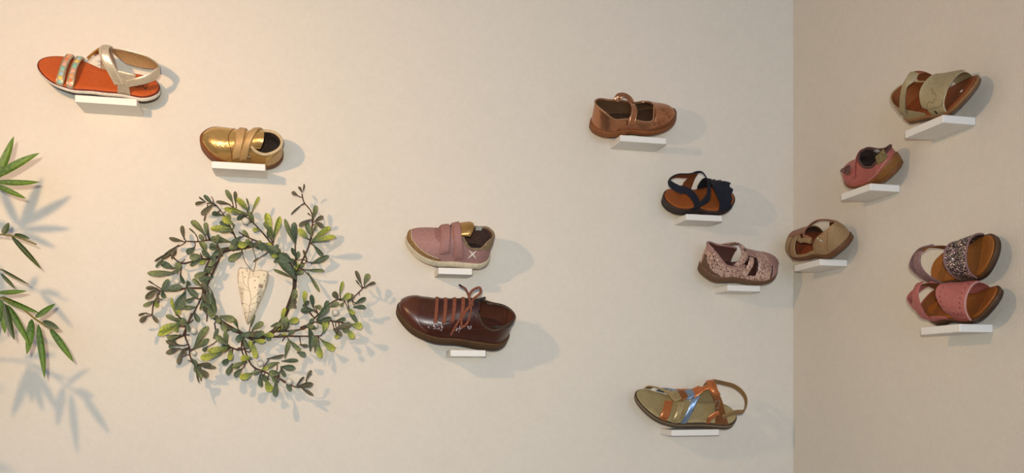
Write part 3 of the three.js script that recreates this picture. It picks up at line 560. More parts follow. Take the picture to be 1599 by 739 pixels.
// G: spotted silver-pink closed sandal
{
  const S = new Shoe('closed_sandal', 'pale pink toddler sandal with silver foil spots and closed slotted toe', 'sandal', 1);
  const th = [[0, 1.2], [0.4, 0.9], [1, 0.8]], sp = [[0, 0.35], [0.15, 0], [0.38, 0.2], [0.55, 0], [0.75, 0.1], [1, 0.8]];
  const last = makeLast({ L: 14.3, hs: 0.75, w: [[0, 2.6], [0.2, 2.8], [0.42, 2.7], [0.7, 3.3], [0.86, 3.2], [1, 2.7]], c: [[0, 0], [0.45, 0.15], [1, -0.1]], H: [[0, 7.6], [0.2, 6.7], [0.42, 6.0], [0.55, 5.2], [0.7, 4.4], [0.86, 3.6], [1, 2.7]], lift: lifted(th, sp), n: 2.25, heel: 0.17, toe: 0.26 });
  const skin = new THREE.MeshPhysicalMaterial({ color: '#ead6cc', roughness: 1, metalness: 0.7, map: foilSpots, roughnessMap: foilRough, metalnessMap: foilRough, bumpMap: crumple, bumpScale: 0.0005 }), pinkL = leather('#b98e86', { rough: 0.5, metal: 0.2 }), lin = leather('#6e4136', { rough: 0.8 });
  soleLayers(S, last, th, [{ name: 'outsole', a: 0, b: 1, mat: rubber('#6a4a30'), o: 0.16 }, { name: 'footbed', a: 0.92, b: 1.08, mat: leather('#5c342a', { rough: 0.8 }), o: -0.16 }]);
  S.add('heel_rim', patch(last, [[0, 1], [0.02, 1], [0.08, 1], [0.18, 1]], [[0, 22], [0.015, 16], [0.05, 8], [0.18, 2]], { o: 0.03, th: 0.16 }), rubber('#6a4a30'));
  const top = [[0, 5.4], [0.06, 5.2], [0.14, 4.2], [0.24, 2.9], [0.34, 2.6], [0.44, 3.0], [0.48, 3.4]], topF = [[0, 5.4], [0.06, 5.4], [0.2, 4.8], [0.3, 4.6], [0.48, 4.2]];
  S.add('heel_upper', upper(last, top, { topF, t1: 0.47 }), skin);
  S.add('lining', upper(last, top, { topF, t1: 0.46, o: -0.17, th: 0.06 }), lin);
  S.add('collar', tube(topline(last, top, topF, 0.46, 0.46, -0.02), 0.17, 100, 8), pinkL);
  S.add('lower_band', patch(last, [[0.42, 0], [0.5, 0], [0.62, 0]], [[0.42, 14], [0.5, 9], [0.62, 12]], { o: 0, th: 0.16 }), skin);
  S.add('vamp', patch(last, [[0.6, 0], [0.63, 25], [0.64, 50], [0.62, 75], [0.6, 90], [0.62, 105], [0.62, 130], [0.62, 155], [0.6, 180]], [[0.83, 0], [0.83, 25], [0.83, 50], [0.83, 75], [0.83, 90], [0.83, 105], [0.83, 130], [0.83, 155], [0.83, 180]], { o: 0, th: 0.18, nu: 44 }), skin);
  S.add('toe_piece', patch(last, [[0.85, 0], [0.85, 30], [0.85, 52], [0.85, 90], [0.85, 128], [0.85, 150], [0.85, 180]], [[0.955, 0], [0.955, 30], [0.955, 52], [0.955, 90], [0.955, 128], [0.955, 150], [0.955, 180]], { o: 0.0, th: 0.16, nu: 40 }), pinkL);
  S.add('toe_bridge', patch(last, [[0.8, 46], [0.8, 70], [0.8, 90], [0.8, 134]], [[0.965, 50], [0.965, 70], [0.965, 90], [0.965, 130]], { o: 0.14, th: 0.12 }), pinkL);
  S.add('toe_lining', patch(last, [[0.62, 2], [0.62, 60], [0.62, 120], [0.62, 178]], [[0.97, 2], [0.97, 60], [0.97, 120], [0.97, 178]], { o: -0.14, th: 0.08, nu: 30 }), leather('#3f2a26', { rough: 0.8 }));
  S.add('t_strap', patch(last, [[0.64, 66], [0.56, 66], [0.48, 62], [0.4, 58]], [[0.64, 100], [0.56, 98], [0.48, 96], [0.4, 96]], { o: 0.14, th: 0.2 }), pinkL);
  S.add('side_strap', patch(last, [[0.43, 4], [0.46, 20], [0.5, 40], [0.52, 62]], [[0.51, 4], [0.535, 20], [0.57, 40], [0.585, 62]], { o: 0.16, th: 0.2 }), skin);
  S.add('ankle_strap', patch(last, [[0.3, 26], [0.36, 38], [0.41, 60], [0.41, 90], [0.35, 125], [0.26, 138]], [[0.37, 22], [0.45, 36], [0.5, 60], [0.5, 90], [0.44, 125], [0.35, 150]], { o: 0.2, th: 0.22, nu: 34 }), skin);
  S.add('pull_tab', patch(last, [[0, 34], [0.02, 34], [0.05, 36]], [[0, 50], [0.02, 49], [0.05, 48]], { o: 0.04, th: 0.24 }), pinkL);
  S.add('strap_button', merged(dots(last, [[0.445, 72]], 0.36, 0.4, 0.12)), leather('#5c463f', { rough: 0.3 }));
  S.seat('back', -0.128, SH.G, 39, 0, 0);
}

// H: long strappy sandal
{
  const S = new Shoe('sandal', 'long flat strappy sandal with pale footbed and orange, gold and blue metallic straps', 'sandal', -1);
  const th = [[0, 1.3], [0.4, 1.1], [1, 0.8]], sp = [[0, 0], [0.5, 0], [0.72, 0.5], [0.88, 1.4], [1, 2.3]];
  const last = makeLast({ L: 19, w: [[0, 2.5], [0.15, 2.7], [0.35, 2.6], [0.5, 2.9], [0.68, 3.6], [0.82, 3.6], [1, 2.9]], c: [[0, 0.1], [0.42, 0.3], [0.7, 0], [1, -0.2]], H: [[0, 5.2], [0.2, 6.4], [0.36, 6.4], [0.5, 4.2], [0.65, 2.6], [0.82, 1.8], [1, 1.4]], lift: lifted(th, sp), n: 2.2, heel: 0.14, toe: 0.26 });
  soleLayers(S, last, th, [{ name: 'outsole', a: 0, b: 0.45, mat: rubber('#54412f'), o: 0.12 }, { name: 'midsole', a: 0.42, b: 0.72, mat: rubber('#8d7a5c'), o: 0.16 }, { name: 'welt', a: 0.7, b: 0.98, mat: leather('#4a3826'), o: 0.16 }, { name: 'footbed', a: 0.93, b: 1.17, mat: leather('#b9a676', { rough: 0.75 }), o: -0.08, dish: 0.07 }]);
  const orange = foil('#cf7d4a', 0.36, 0.6), goldf = foil('#c9b383', 0.36, 0.65), blue = foil('#8fa6c4', 0.32, 0.65), bronze = foil('#9a6238', 0.5, 0.5), fabric = leather('#a99873', { rough: 0.8 });
  const strap = (t0, t1, slant, mat, a0 = 0, a1 = 78, o = 0.04) => S.add('toe_strap', patch(last, [[t0, a0], [t0 - slant * 0.4, a0 + (a1 - a0) * 0.5], [t0 - slant, a1]], [[t1, a0], [t1 - slant * 0.4, a0 + (a1 - a0) * 0.5], [t1 - slant, a1]], { o, th: 0.18 }), mat);
  strap(0.74, 0.815, 0.06, orange); strap(0.63, 0.69, 0.06, goldf); strap(0.535, 0.595, 0.075, blue);
  S.add('toe_strap', patch(last, [[0.8, 178], [0.76, 140], [0.67, 104], [0.635, 82]], [[0.87, 178], [0.82, 140], [0.72, 104], [0.68, 78]], { o: 0.16, th: 0.18 }), goldf);
  S.add('toe_strap', patch(last, [[0.66, 178], [0.64, 140], [0.58, 104], [0.53, 80]], [[0.74, 178], [0.7, 140], [0.64, 104], [0.6, 76]], { o: 0.14, th: 0.18 }), blue);
  S.add('toe_strap', patch(last, [[0.55, 178], [0.54, 140], [0.5, 104], [0.45, 82]], [[0.63, 178], [0.61, 140], [0.56, 104], [0.52, 78]], { o: 0.14, th: 0.18 }), orange);
  for (const [t, m] of [[0.655, goldf], [0.6, bronze], [0.545, blue], [0.49, orange]]) S.add('woven_piece', patch(last, [[t - 0.05, 80], [t - 0.045, 92], [t - 0.03, 110]], [[t + 0.02, 72], [t + 0.03, 90], [t + 0.035, 106]], { o: 0.3, th: 0.2, nu: 10, nv: 8 }), m);
  S.add('centre_strap', patch(last, [[0.36, 78], [0.42, 80], [0.5, 82], [0.6, 84], [0.68, 86]], [[0.36, 96], [0.42, 98], [0.5, 98], [0.6, 98], [0.68, 96]], { o: 0.1, th: 0.16 }), orange);
  S.add('quarter', patch(last, [[0.12, 0], [0.2, 20], [0.27, 45], [0.335, 74], [0.34, 100]], [[0.25, 0], [0.29, 18], [0.345, 42], [0.4, 72], [0.405, 100]], { o: 0.1, th: 0.22, nu: 34 }), bronze);
  S.add('instep_strap', patch(last, [[0.3, 58], [0.335, 74], [0.34, 100], [0.335, 118]], [[0.36, 54], [0.4, 72], [0.405, 100], [0.4, 118]], { o: 0.3, th: 0.22 }), orange);
  S.add('far_quarter', patch(last, [[0.16, 180], [0.2, 160], [0.26, 138], [0.32, 112]], [[0.36, 180], [0.36, 160], [0.38, 138], [0.4, 112]], { o: 0.06, th: 0.18 }), fabric);
  S.add('heel_strap', ribbon([[...last.P(0.22, 14, 0.25).toArray()], [...last.P(0.14, 24, 0.3).toArray()], [-9.2, 3.8, 2.0], [-9.9, 4.7, 0.4], [-9.7, 5.1, -1.0], [-8.4, 5.5, -2.2], [-6.0, 5.9, -2.4], [...last.P(0.34, 112, 0.2).toArray()]], 0.95, 0.24, (s, p) => V(p.x + 5, 0.3, p.z * 1.2), 44), leather('#9b7a4c', { rough: 0.6 }));
  S.add('strap_end', ribbon([[...last.P(0.27, 22, 0.34).toArray()], [...last.P(0.32, 16, 0.5).toArray()], [...last.P(0.345, 10, 0.6).toArray()], [...last.P(0.33, 4, 0.5).toArray()]], 0.8, 0.16, (s, p) => V(0, 0.4, 1)), orange);
  S.add('buckle', merged([seam(last, [[0.34, 30], [0.34, 44]], 0.5, 0.07), seam(last, [[0.3, 30], [0.3, 44]], 0.5, 0.07), seam(last, [[0.3, 30], [0.34, 30]], 0.5, 0.07), seam(last, [[0.3, 44], [0.34, 44]], 0.5, 0.07)]), M.steel);
  S.seat('back', -0.2292, SH.H, 42, -5, 0);
}

// I: beige sandal on the right wall
{
  const S = new Shoe('sandal', 'beige leather sandal with wide touch-close toe band and brown footbed, highest on the right wall', 'sandal', 1);
  const th = [[0, 1.1], [0.4, 0.9], [1, 0.8]], sp = [[0, 0], [0.5, 0], [0.75, 0.3], [1, 1.2]];
  const last = makeLast({ L: 13.4, hs: 0.72, ws: 0.92, w: [[0, 2.3], [0.2, 2.5], [0.42, 2.5], [0.68, 3.1], [0.86, 3.0], [1, 2.6]], c: [[0, 0], [0.45, 0.1], [1, -0.1]], H: [[0, 6.6], [0.2, 7.3], [0.42, 7.4], [0.5, 6.2], [0.58, 4.2], [0.7, 3.3], [0.85, 2.6], [1, 2]], lift: lifted(th, sp), n: 2.3, heel: 0.16, toe: 0.28 });
  const bei = leather('#b7a67e', { rough: 0.5, metal: 0.15 }), lin = leather('#9a5a2c', { rough: 0.75 });
  soleLayers(S, last, th, [{ name: 'outsole', a: 0, b: 0.5, mat: rubber('#6a5238'), o: 0.1 }, { name: 'midsole', a: 0.46, b: 1, mat: rubber('#9a6b40'), o: 0.16 }, { name: 'footbed', a: 0.92, b: 1.18, mat: leather('#9c5222', { rough: 0.7 }), o: -0.1, dish: 0.08 }]);
  const top = [[0, 4.6], [0.1, 3.6], [0.24, 2.2], [0.36, 1.2], [0.44, 0.4]], topF = [[0, 4.6], [0.1, 4.4], [0.24, 3.6], [0.36, 2.6], [0.44, 1.4]];
  S.add('heel_upper', upper(last, top, { topF, t1: 0.43 }), bei);
  S.add('lining', upper(last, top, { topF, t1: 0.42, o: -0.17, th: 0.06 }), lin);
  S.add('ankle_strap', patch(last, [[0.14, 12], [0.24, 28], [0.35, 55], [0.42, 85], [0.41, 104]], [[0.22, 9], [0.32, 28], [0.425, 55], [0.49, 85], [0.48, 104]], { o: 0.16, th: 0.24, nu: 30 }), bei);
  S.add('far_quarter', patch(last, [[0.16, 180], [0.22, 155], [0.31, 130], [0.41, 104]], [[0.46, 180], [0.46, 155], [0.47, 130], [0.48, 104]], { o: 0.04, th: 0.16 }), lin);
  S.add('toe_band', patch(last, [[0.55, 0], [0.56, 30], [0.56, 60], [0.56, 90], [0.56, 130], [0.56, 180]], [[0.77, 0], [0.79, 30], [0.81, 60], [0.81, 90], [0.8, 130], [0.78, 180]], { o: 0.05, th: 0.2, nu: 40 }), bei);
  const flap = S.add('touch_flap', patch(last, [[0.53, 22], [0.54, 45], [0.545, 70], [0.55, 95], [0.55, 140]], [[0.77, 24], [0.805, 45], [0.82, 70], [0.825, 95], [0.81, 140]], { o: 0.27, th: 0.24, nu: 34 }), bei);
  S.add('stitching', seam(last, [[0.61, 30], [0.65, 44], [0.69, 40], [0.73, 56], [0.68, 66], [0.65, 78]], 0.5, 0.05), leather('#8f7f58'), flap);
  S.add('band_edge', seam(last, [[0.775, 2], [0.795, 30], [0.815, 60], [0.815, 90], [0.805, 130]], 0.2, 0.09), leather('#d6c8a4', { rough: 0.5 }));
  S.add('buckle_slot', patch(last, [[0.655, 6], [0.655, 17]], [[0.68, 6], [0.68, 17]], { o: 0.22, th: 0.06, nu: 4, nv: 4 }), M.dark);
  S.add('stud', merged(dots(last, [[0.2, 15]], 0.32, 0.16, 0.16)), leather('#6b4a2a', { rough: 0.3, metal: 0.5 }));
  S.add('size_ticket', patch(last, [[0.87, 78], [0.87, 96]], [[0.91, 78], [0.91, 96]], { o: -1.6, th: 0.04, nu: 3, nv: 3 }), M.tagWhite);
  S.seat('right', 0.405, SH.I, 55, -8, 0);
}

// J: salmon pink baby shoe
{
  const S = new Shoe('baby_shoe', 'small salmon pink baby shoe with brown heel wedge, heel tab and toe knot', 'shoe', -1);
  const th = [[0, 0.7], [0.3, 0.6], [0.5, 0.5], [1, 0.5]], sp = [[0, 0.8], [0.2, 0.25], [0.4, 0], [0.7, 0], [1, 0.5]];
  const last = makeLast({ L: 10.2, hs: 0.66, ws: 0.86, w: [[0, 2.4], [0.2, 2.6], [0.42, 2.6], [0.7, 2.95], [0.86, 2.9], [1, 2.5]], c: 0, H: [[0, 7.2], [0.2, 6.9], [0.4, 6.8], [0.5, 6.3], [0.6, 4.7], [0.7, 3.9], [0.84, 3.6], [1, 2.8]], lift: lifted(th, sp), n: 2.2, heel: 0.2, toe: 0.32 });
  const pk = leather('#bd655c', { rough: 0.42, coat: 0.2 }), dk = leather('#5a3830', { rough: 0.6 }), tan = rubber('#8a5a22');
  soleLayers(S, last, th, [{ name: 'outsole', a: 0, b: 1, mat: rubber('#7a4a22'), o: 0.12 }, { name: 'footbed', a: 0.9, b: 1.1, mat: textile('#4a332c'), o: -0.16 }]);
  S.add('heel_wedge', heelBand(last, 0.46, 0.46, [[-0.46, 0], [0.46, 0]], [[-0.46, 0.25], [-0.3, 0.75], [-0.1, 1.9], [0, 2.3], [0.1, 1.9], [0.3, 0.75], [0.46, 0.25]], { o: 0.02, th: 0.16 }), tan);
  const top = [[0, 4.3], [0.12, 4.1], [0.24, 3.7], [0.36, 4.1], [0.46, 5.8], [0.52, 7.4], [1, 9]];
  S.add('upper', upper(last, top), pk);
  S.add('lining', upper(last, top, { o: -0.17, th: 0.06 }), textile('#5a4640'));
  S.add('collar', tube(topline(last, top, top, 0.5, 0.5, 0), 0.2, 90, 10), dk);
  S.add('collar_strap', patch(last, [[0.59, 26], [0.555, 40], [0.52, 60], [0.5, 90], [0.52, 120], [0.59, 154]], [[0.65, 22], [0.62, 42], [0.59, 62], [0.57, 90], [0.59, 118], [0.65, 158]], { o: 0.06, th: 0.24, nu: 40 }), pk);
  S.add('heel_tab', patch(last, [[0.012, 24], [0.04, 24], [0.07, 25], [0.12, 26]], [[0.012, 46], [0.04, 46], [0.07, 46], [0.12, 45]], { o: 0.08, th: 0.2 }), suede('#8f7a4c'));
  const K = last.P(0.8, 56, 0.25);
  S.add('knot', new THREE.SphereGeometry(0.4, 14, 10).scale(1, 1.1, 0.7).translate(K.x, K.y, K.z), leather('#9b7468', { rough: 0.4, metal: 0.3 }));
  for (const [t, a] of [[0.72, 70], [0.7, 48], [0.86, 60]]) S.add('bow_loop', ribbon([K.toArray(), last.P((t + 0.8) / 2, (a + 56) / 2, 0.5).toArray(), last.P(t, a, 0.12).toArray()], (s) => 0.3 + 0.5 * s, 0.12, (s, p) => V(0, 1, 0.6), 12), dk);
  S.add('seam', stitches(last, [[0.42, 5], [0.3, 9], [0.1, 18], [0.02, 22]], 0.05, 14, 0.03), M.thread);
  S.add('ticket', patch(last, [[0.3, 128], [0.3, 142]], [[0.38, 128], [0.38, 142]], { o: -0.5, th: 0.04, nu: 3, nv: 3 }), M.tagWhite);
  S.seat('right', 0.262, SH.J, 46, -19, 16);
}

// K: tan T-bar shoe beside the corner
{
  const S = new Shoe('closed_sandal', 'tan glittery T-bar sandal with closed heel just right of the corner', 'sandal', -1);
  const th = [[0, 1.0], [0.4, 0.8], [1, 0.8]], sp = [[0, 0.4], [0.18, 0], [0.36, 0.25], [0.55, 0], [0.75, 0.1], [1, 0.9]];
  const last = makeLast({ L: 13.4, hs: 0.63, w: [[0, 2.6], [0.2, 2.75], [0.42, 2.7], [0.7, 3.2], [0.86, 3.1], [1, 2.6]], c: [[0, 0], [0.45, 0.15], [1, -0.1]], H: [[0, 5.8], [0.2, 6.2], [0.4, 6.1], [0.54, 5], [0.68, 4.2], [0.84, 3.4], [1, 2.5]], lift: lifted(th, sp), n: 2.25, heel: 0.2, toe: 0.28 });
  const tan = leather('#b08f66', { rough: 0.5, metal: 0.25 }), pk = leather('#a06a4e', { rough: 0.5 }), lin = leather('#8a4526', { rough: 0.75 });
  soleLayers(S, last, th, [{ name: 'outsole', a: 0, b: 1, mat: rubber('#6b4424'), o: 0.16 }, { name: 'footbed', a: 0.92, b: 1.1, mat: leather('#9a4a22', { rough: 0.8 }), o: -0.14 }]);
  const top = [[0, 5.6], [0.1, 5.4], [0.2, 5.0], [0.3, 3.2], [0.36, 0.6], [0.4, 0.1]], topF = [[0, 5.6], [0.1, 5.5], [0.24, 4.9], [0.34, 3.2], [0.4, 1]];
  S.add('heel_upper', upper(last, top, { topF, t1: 0.38 }), tan);
  S.add('lining', upper(last, top, { topF, t1: 0.37, o: -0.17, th: 0.06 }), lin);
  S.add('lower_band', patch(last, [[0.34, 0], [0.5, 0], [0.68, 0]], [[0.34, 10], [0.5, 7], [0.68, 10]], { o: 0, th: 0.14 }), tan);
  S.add('vamp_strap', patch(last, [[0.66, 0], [0.66, 25], [0.66, 55], [0.66, 90], [0.66, 125], [0.66, 180]], [[0.8, 0], [0.79, 25], [0.78, 55], [0.78, 90], [0.78, 125], [0.8, 180]], { o: 0.02, th: 0.2, nu: 36 }), tan);
  S.add('toe_strap', patch(last, [[0.83, 0], [0.82, 25], [0.81, 55], [0.81, 90], [0.81, 125], [0.83, 180]], [[0.93, 0], [0.925, 25], [0.92, 55], [0.92, 90], [0.92, 125], [0.93, 180]], { o: 0.02, th: 0.2, nu: 36 }), tan);
  S.add('toe_bumper', patch(last, [[0.84, 0], [0.95, 0], [1, 0], [1, 180], [0.95, 180], [0.84, 180]], [[0.84, 8], [0.94, 26], [0.985, 55], [0.985, 125], [0.94, 154], [0.84, 172]], { o: 0, th: 0.2, nu: 50, nv: 8 }), tan);
  S.add('toe_lining', patch(last, [[0.66, 2], [0.66, 60], [0.66, 120], [0.66, 178]], [[0.97, 2], [0.97, 60], [0.97, 120], [0.97, 178]], { o: -0.16, th: 0.08, nu: 30 }), leather('#55382a', { rough: 0.8 }));
  S.add('t_strap', patch(last, [[0.92, 78], [0.8, 78], [0.68, 78], [0.58, 78], [0.47, 80]], [[0.92, 102], [0.8, 102], [0.68, 102], [0.58, 102], [0.47, 100]], { o: 0.2, th: 0.2, nu: 30 }), pk);
  S.add('ankle_strap', patch(last, [[0.28, 30], [0.36, 38], [0.44, 54], [0.46, 80], [0.42, 110], [0.19, 146]], [[0.28, 46], [0.38, 54], [0.5, 66], [0.54, 84], [0.5, 112], [0.27, 148]], { o: 0.18, th: 0.22, nu: 36 }), pk);
  S.add('side_strap', patch(last, [[0.3, 30], [0.4, 34], [0.5, 40], [0.6, 56]], [[0.28, 44], [0.39, 47], [0.5, 54], [0.58, 72]], { o: 0.36, th: 0.2 }), tan);
  S.add('strap_button', merged(dots(last, [[0.29, 37]], 0.42, 0.3, 0.14)), leather('#7a5a38', { rough: 0.4, metal: 0.4 }));
  S.add('studs', merged(dots(last, [[0.2, 44], [0.165, 38], [0.145, 34]], 0.2, 0.02, 0.14)), foil('#efe6d2', 0.25, 1));
  S.add('heel_seam', seam(last, [[0.13, 4], [0.08, 30], [0.06, 52]], 0.01, 0.05), pk);
  S.seat('right', 0.13, SH.K, 44, -13, 8);
}

// M: pink sandal standing on the lowest right shelf; L: glitter sandal on top of it
{
  const S = new Shoe('sandal', 'salmon pink sandal with dotted toe band, lower of the two stacked on one shelf', 'sandal', 1);
  const th = [[0, 1.5], [0.3, 1.2], [0.45, 0.8], [1, 0.9]], sp = [[0, 0], [0.2, 0], [0.4, 0.5], [0.55, 0.15], [0.75, 0.3], [1, 1.2]];
  const last = makeLast({ L: 12.6, hs: 0.8, ws: 0.77, w: [[0, 2.3], [0.2, 2.5], [0.42, 2.5], [0.68, 3.1], [0.86, 3.0], [1, 2.6]], c: [[0, 0], [0.45, 0.1], [1, -0.1]], H: [[0, 5], [0.2, 6], [0.36, 6], [0.5, 4.8], [0.65, 3.7], [0.8, 2.9], [1, 2.2]], lift: lifted(th, sp), n: 2.2, heel: 0.17, toe: 0.28 });
  const pk = leather('#bf6d66', { rough: 0.55 }), edge = leather('#d9a59c', { rough: 0.5 }), lin = leather('#8f5326', { rough: 0.75 });
  soleLayers(S, last, th, [{ name: 'outsole', a: 0, b: 0.55, mat: rubber('#3c2a1c'), o: 0.08 }, { name: 'midsole', a: 0.5, b: 1, mat: rubber('#5c3d22'), o: 0.16 }, { name: 'footbed', a: 0.92, b: 1.2, mat: leather('#a8611f', { rough: 0.7 }), o: -0.1, dish: 0.09 }]);
  S.add('heel_upper', heelBand(last, 0.4, 0.42, [[-0.4, 0], [0, 0], [0.42, 0]], [[-0.4, 0.6], [-0.2, 1.4], [0, 1.8], [0.2, 2.6], [0.42, 2.4]], { o: 0.03, th: 0.18 }), pk);
  S.add('lining', heelBand(last, 0.39, 0.41, [[-0.4, 0], [0, 0], [0.42, 0]], [[-0.4, 0.5], [-0.2, 1.3], [0, 1.7], [0.2, 2.5], [0.42, 2.3]], { o: -0.06, th: 0.08 }), lin);
  S.add('far_quarter', patch(last, [[0.14, 180], [0.18, 155], [0.2, 130], [0.22, 108]], [[0.5, 180], [0.42, 155], [0.34, 130], [0.3, 108]], { o: -0.04, th: 0.16 }), lin);
  S.add('heel_strap', heelBand(last, 0.2, 0.3, [[-0.2, 2.0], [0, 3.2], [0.3, 3.8]], [[-0.2, 3.1], [0, 4.3], [0.3, 5]], { o: 0.16, th: 0.2 }), pk);
  S.add('ankle_strap', patch(last, [[0.09, 8], [0.13, 30], [0.18, 60], [0.21, 88], [0.2, 112]], [[0.2, 8], [0.24, 30], [0.29, 60], [0.315, 88], [0.3, 112]], { o: 0.3, th: 0.24, nu: 30 }), pk);
  S.add('toe_band', patch(last, [[0.48, 0], [0.5, 30], [0.5, 60], [0.49, 90], [0.5, 130], [0.5, 180]], [[0.72, 0], [0.75, 30], [0.77, 60], [0.77, 90], [0.76, 130], [0.74, 180]], { o: 0.05, th: 0.2, nu: 40 }), pk);
  const f = S.add('touch_flap', patch(last, [[0.49, 22], [0.485, 45], [0.475, 70], [0.47, 95], [0.49, 140]], [[0.74, 22], [0.755, 45], [0.77, 70], [0.775, 95], [0.77, 140]], { o: 0.27, th: 0.24, nu: 34 }), pk);
  S.add('band_edge', seam(last, [[0.725, 2], [0.752, 30], [0.77, 60], [0.775, 90], [0.77, 130]], 0.3, 0.11), edge);
  const dl = []; for (let i = 0; i < 7; i++) { dl.push([0.52, 30 + i * 13], [0.71 + 0.005 * i, 30 + i * 13]); } for (let i = 0; i < 3; i++) dl.push([0.57 + i * 0.05, 30]);
  S.add('dots', merged(dots(last, dl, 0.1, 0.48, 0.05)), leather('#7a3634'), f);
  S.seat('right', 0.446, SH.L, 57, 2, 0);

  const G = new Shoe('sandal', 'mauve sandal with chunky glitter toe band, upper of the two stacked on one shelf', 'sandal', 1);
  const th2 = [[0, 1.2], [0.4, 0.9], [1, 0.9]], sp2 = [[0, 0], [0.5, 0], [0.75, 0.25], [1, 1.0]];
  const l2 = makeLast({ L: 12.0, hs: 0.8, ws: 0.92, w: [[0, 2.2], [0.2, 2.4], [0.42, 2.4], [0.68, 3.0], [0.86, 2.95], [1, 2.5]], c: [[0, 0], [0.45, 0.1], [1, -0.1]], H: [[0, 5], [0.2, 6], [0.34, 6], [0.5, 4.4], [0.65, 3.2], [0.8, 2.6], [1, 2.2]], lift: lifted(th2, sp2), n: 2.2, heel: 0.17, toe: 0.28 });
  const mv = leather('#94706f', { rough: 0.55 }), glit = new THREE.MeshPhysicalMaterial({ color: '#e6d6d2', roughness: 0.28, metalness: 0.75, map: glitTone, normalMap: glitNorm, normalScale: new THREE.Vector2(1, 1) });
  soleLayers(G, l2, th2, [{ name: 'outsole', a: 0, b: 0.5, mat: rubber('#3c2a1c'), o: 0.08 }, { name: 'midsole', a: 0.46, b: 1, mat: rubber('#5a3c22'), o: 0.16 }, { name: 'footbed', a: 0.92, b: 1.2, mat: leather('#a8651f', { rough: 0.7 }), o: -0.1, dish: 0.09 }]);
  G.add('heel_strap', heelBand(l2, 0.22, 0.3, [[-0.22, 0.2], [-0.1, 1.4], [0, 2.9], [0.3, 3.8]], [[-0.22, 1.1], [-0.1, 2.6], [0, 4], [0.3, 5]], { o: 0.2, th: 0.2 }), mv);
  G.add('ankle_strap', patch(l2, [[0.14, 2], [0.16, 28], [0.19, 60], [0.22, 88], [0.22, 104]], [[0.27, 2], [0.275, 28], [0.295, 60], [0.325, 88], [0.32, 104]], { o: 0.3, th: 0.24, nu: 30 }), mv);
  G.add('far_quarter', patch(l2, [[0.24, 180], [0.24, 155], [0.24, 130], [0.24, 104]], [[0.36, 180], [0.35, 155], [0.33, 130], [0.31, 104]], { o: -0.04, th: 0.16 }), lin);
  G.add('toe_band', patch(l2, [[0.52, 0], [0.52, 30], [0.52, 60], [0.52, 90], [0.52, 130], [0.52, 180]], [[0.74, 0], [0.75, 30], [0.76, 60], [0.76, 90], [0.75, 130], [0.74, 180]], { o: 0.05, th: 0.24, nu: 40, nv: 12 }), glit);
  for (const t of [0.518, 0.748]) G.add('band_edge', seam(l2, [[t - 0.006, 2], [t, 30], [t + 0.008, 60], [t + 0.008, 90], [t, 130], [t - 0.006, 178]], 0.2, 0.12), mv);
  G.seat('right', 0.442, { ...SH.L, top: SH.L.top + 0.056 }, 76, 4, 0);
}

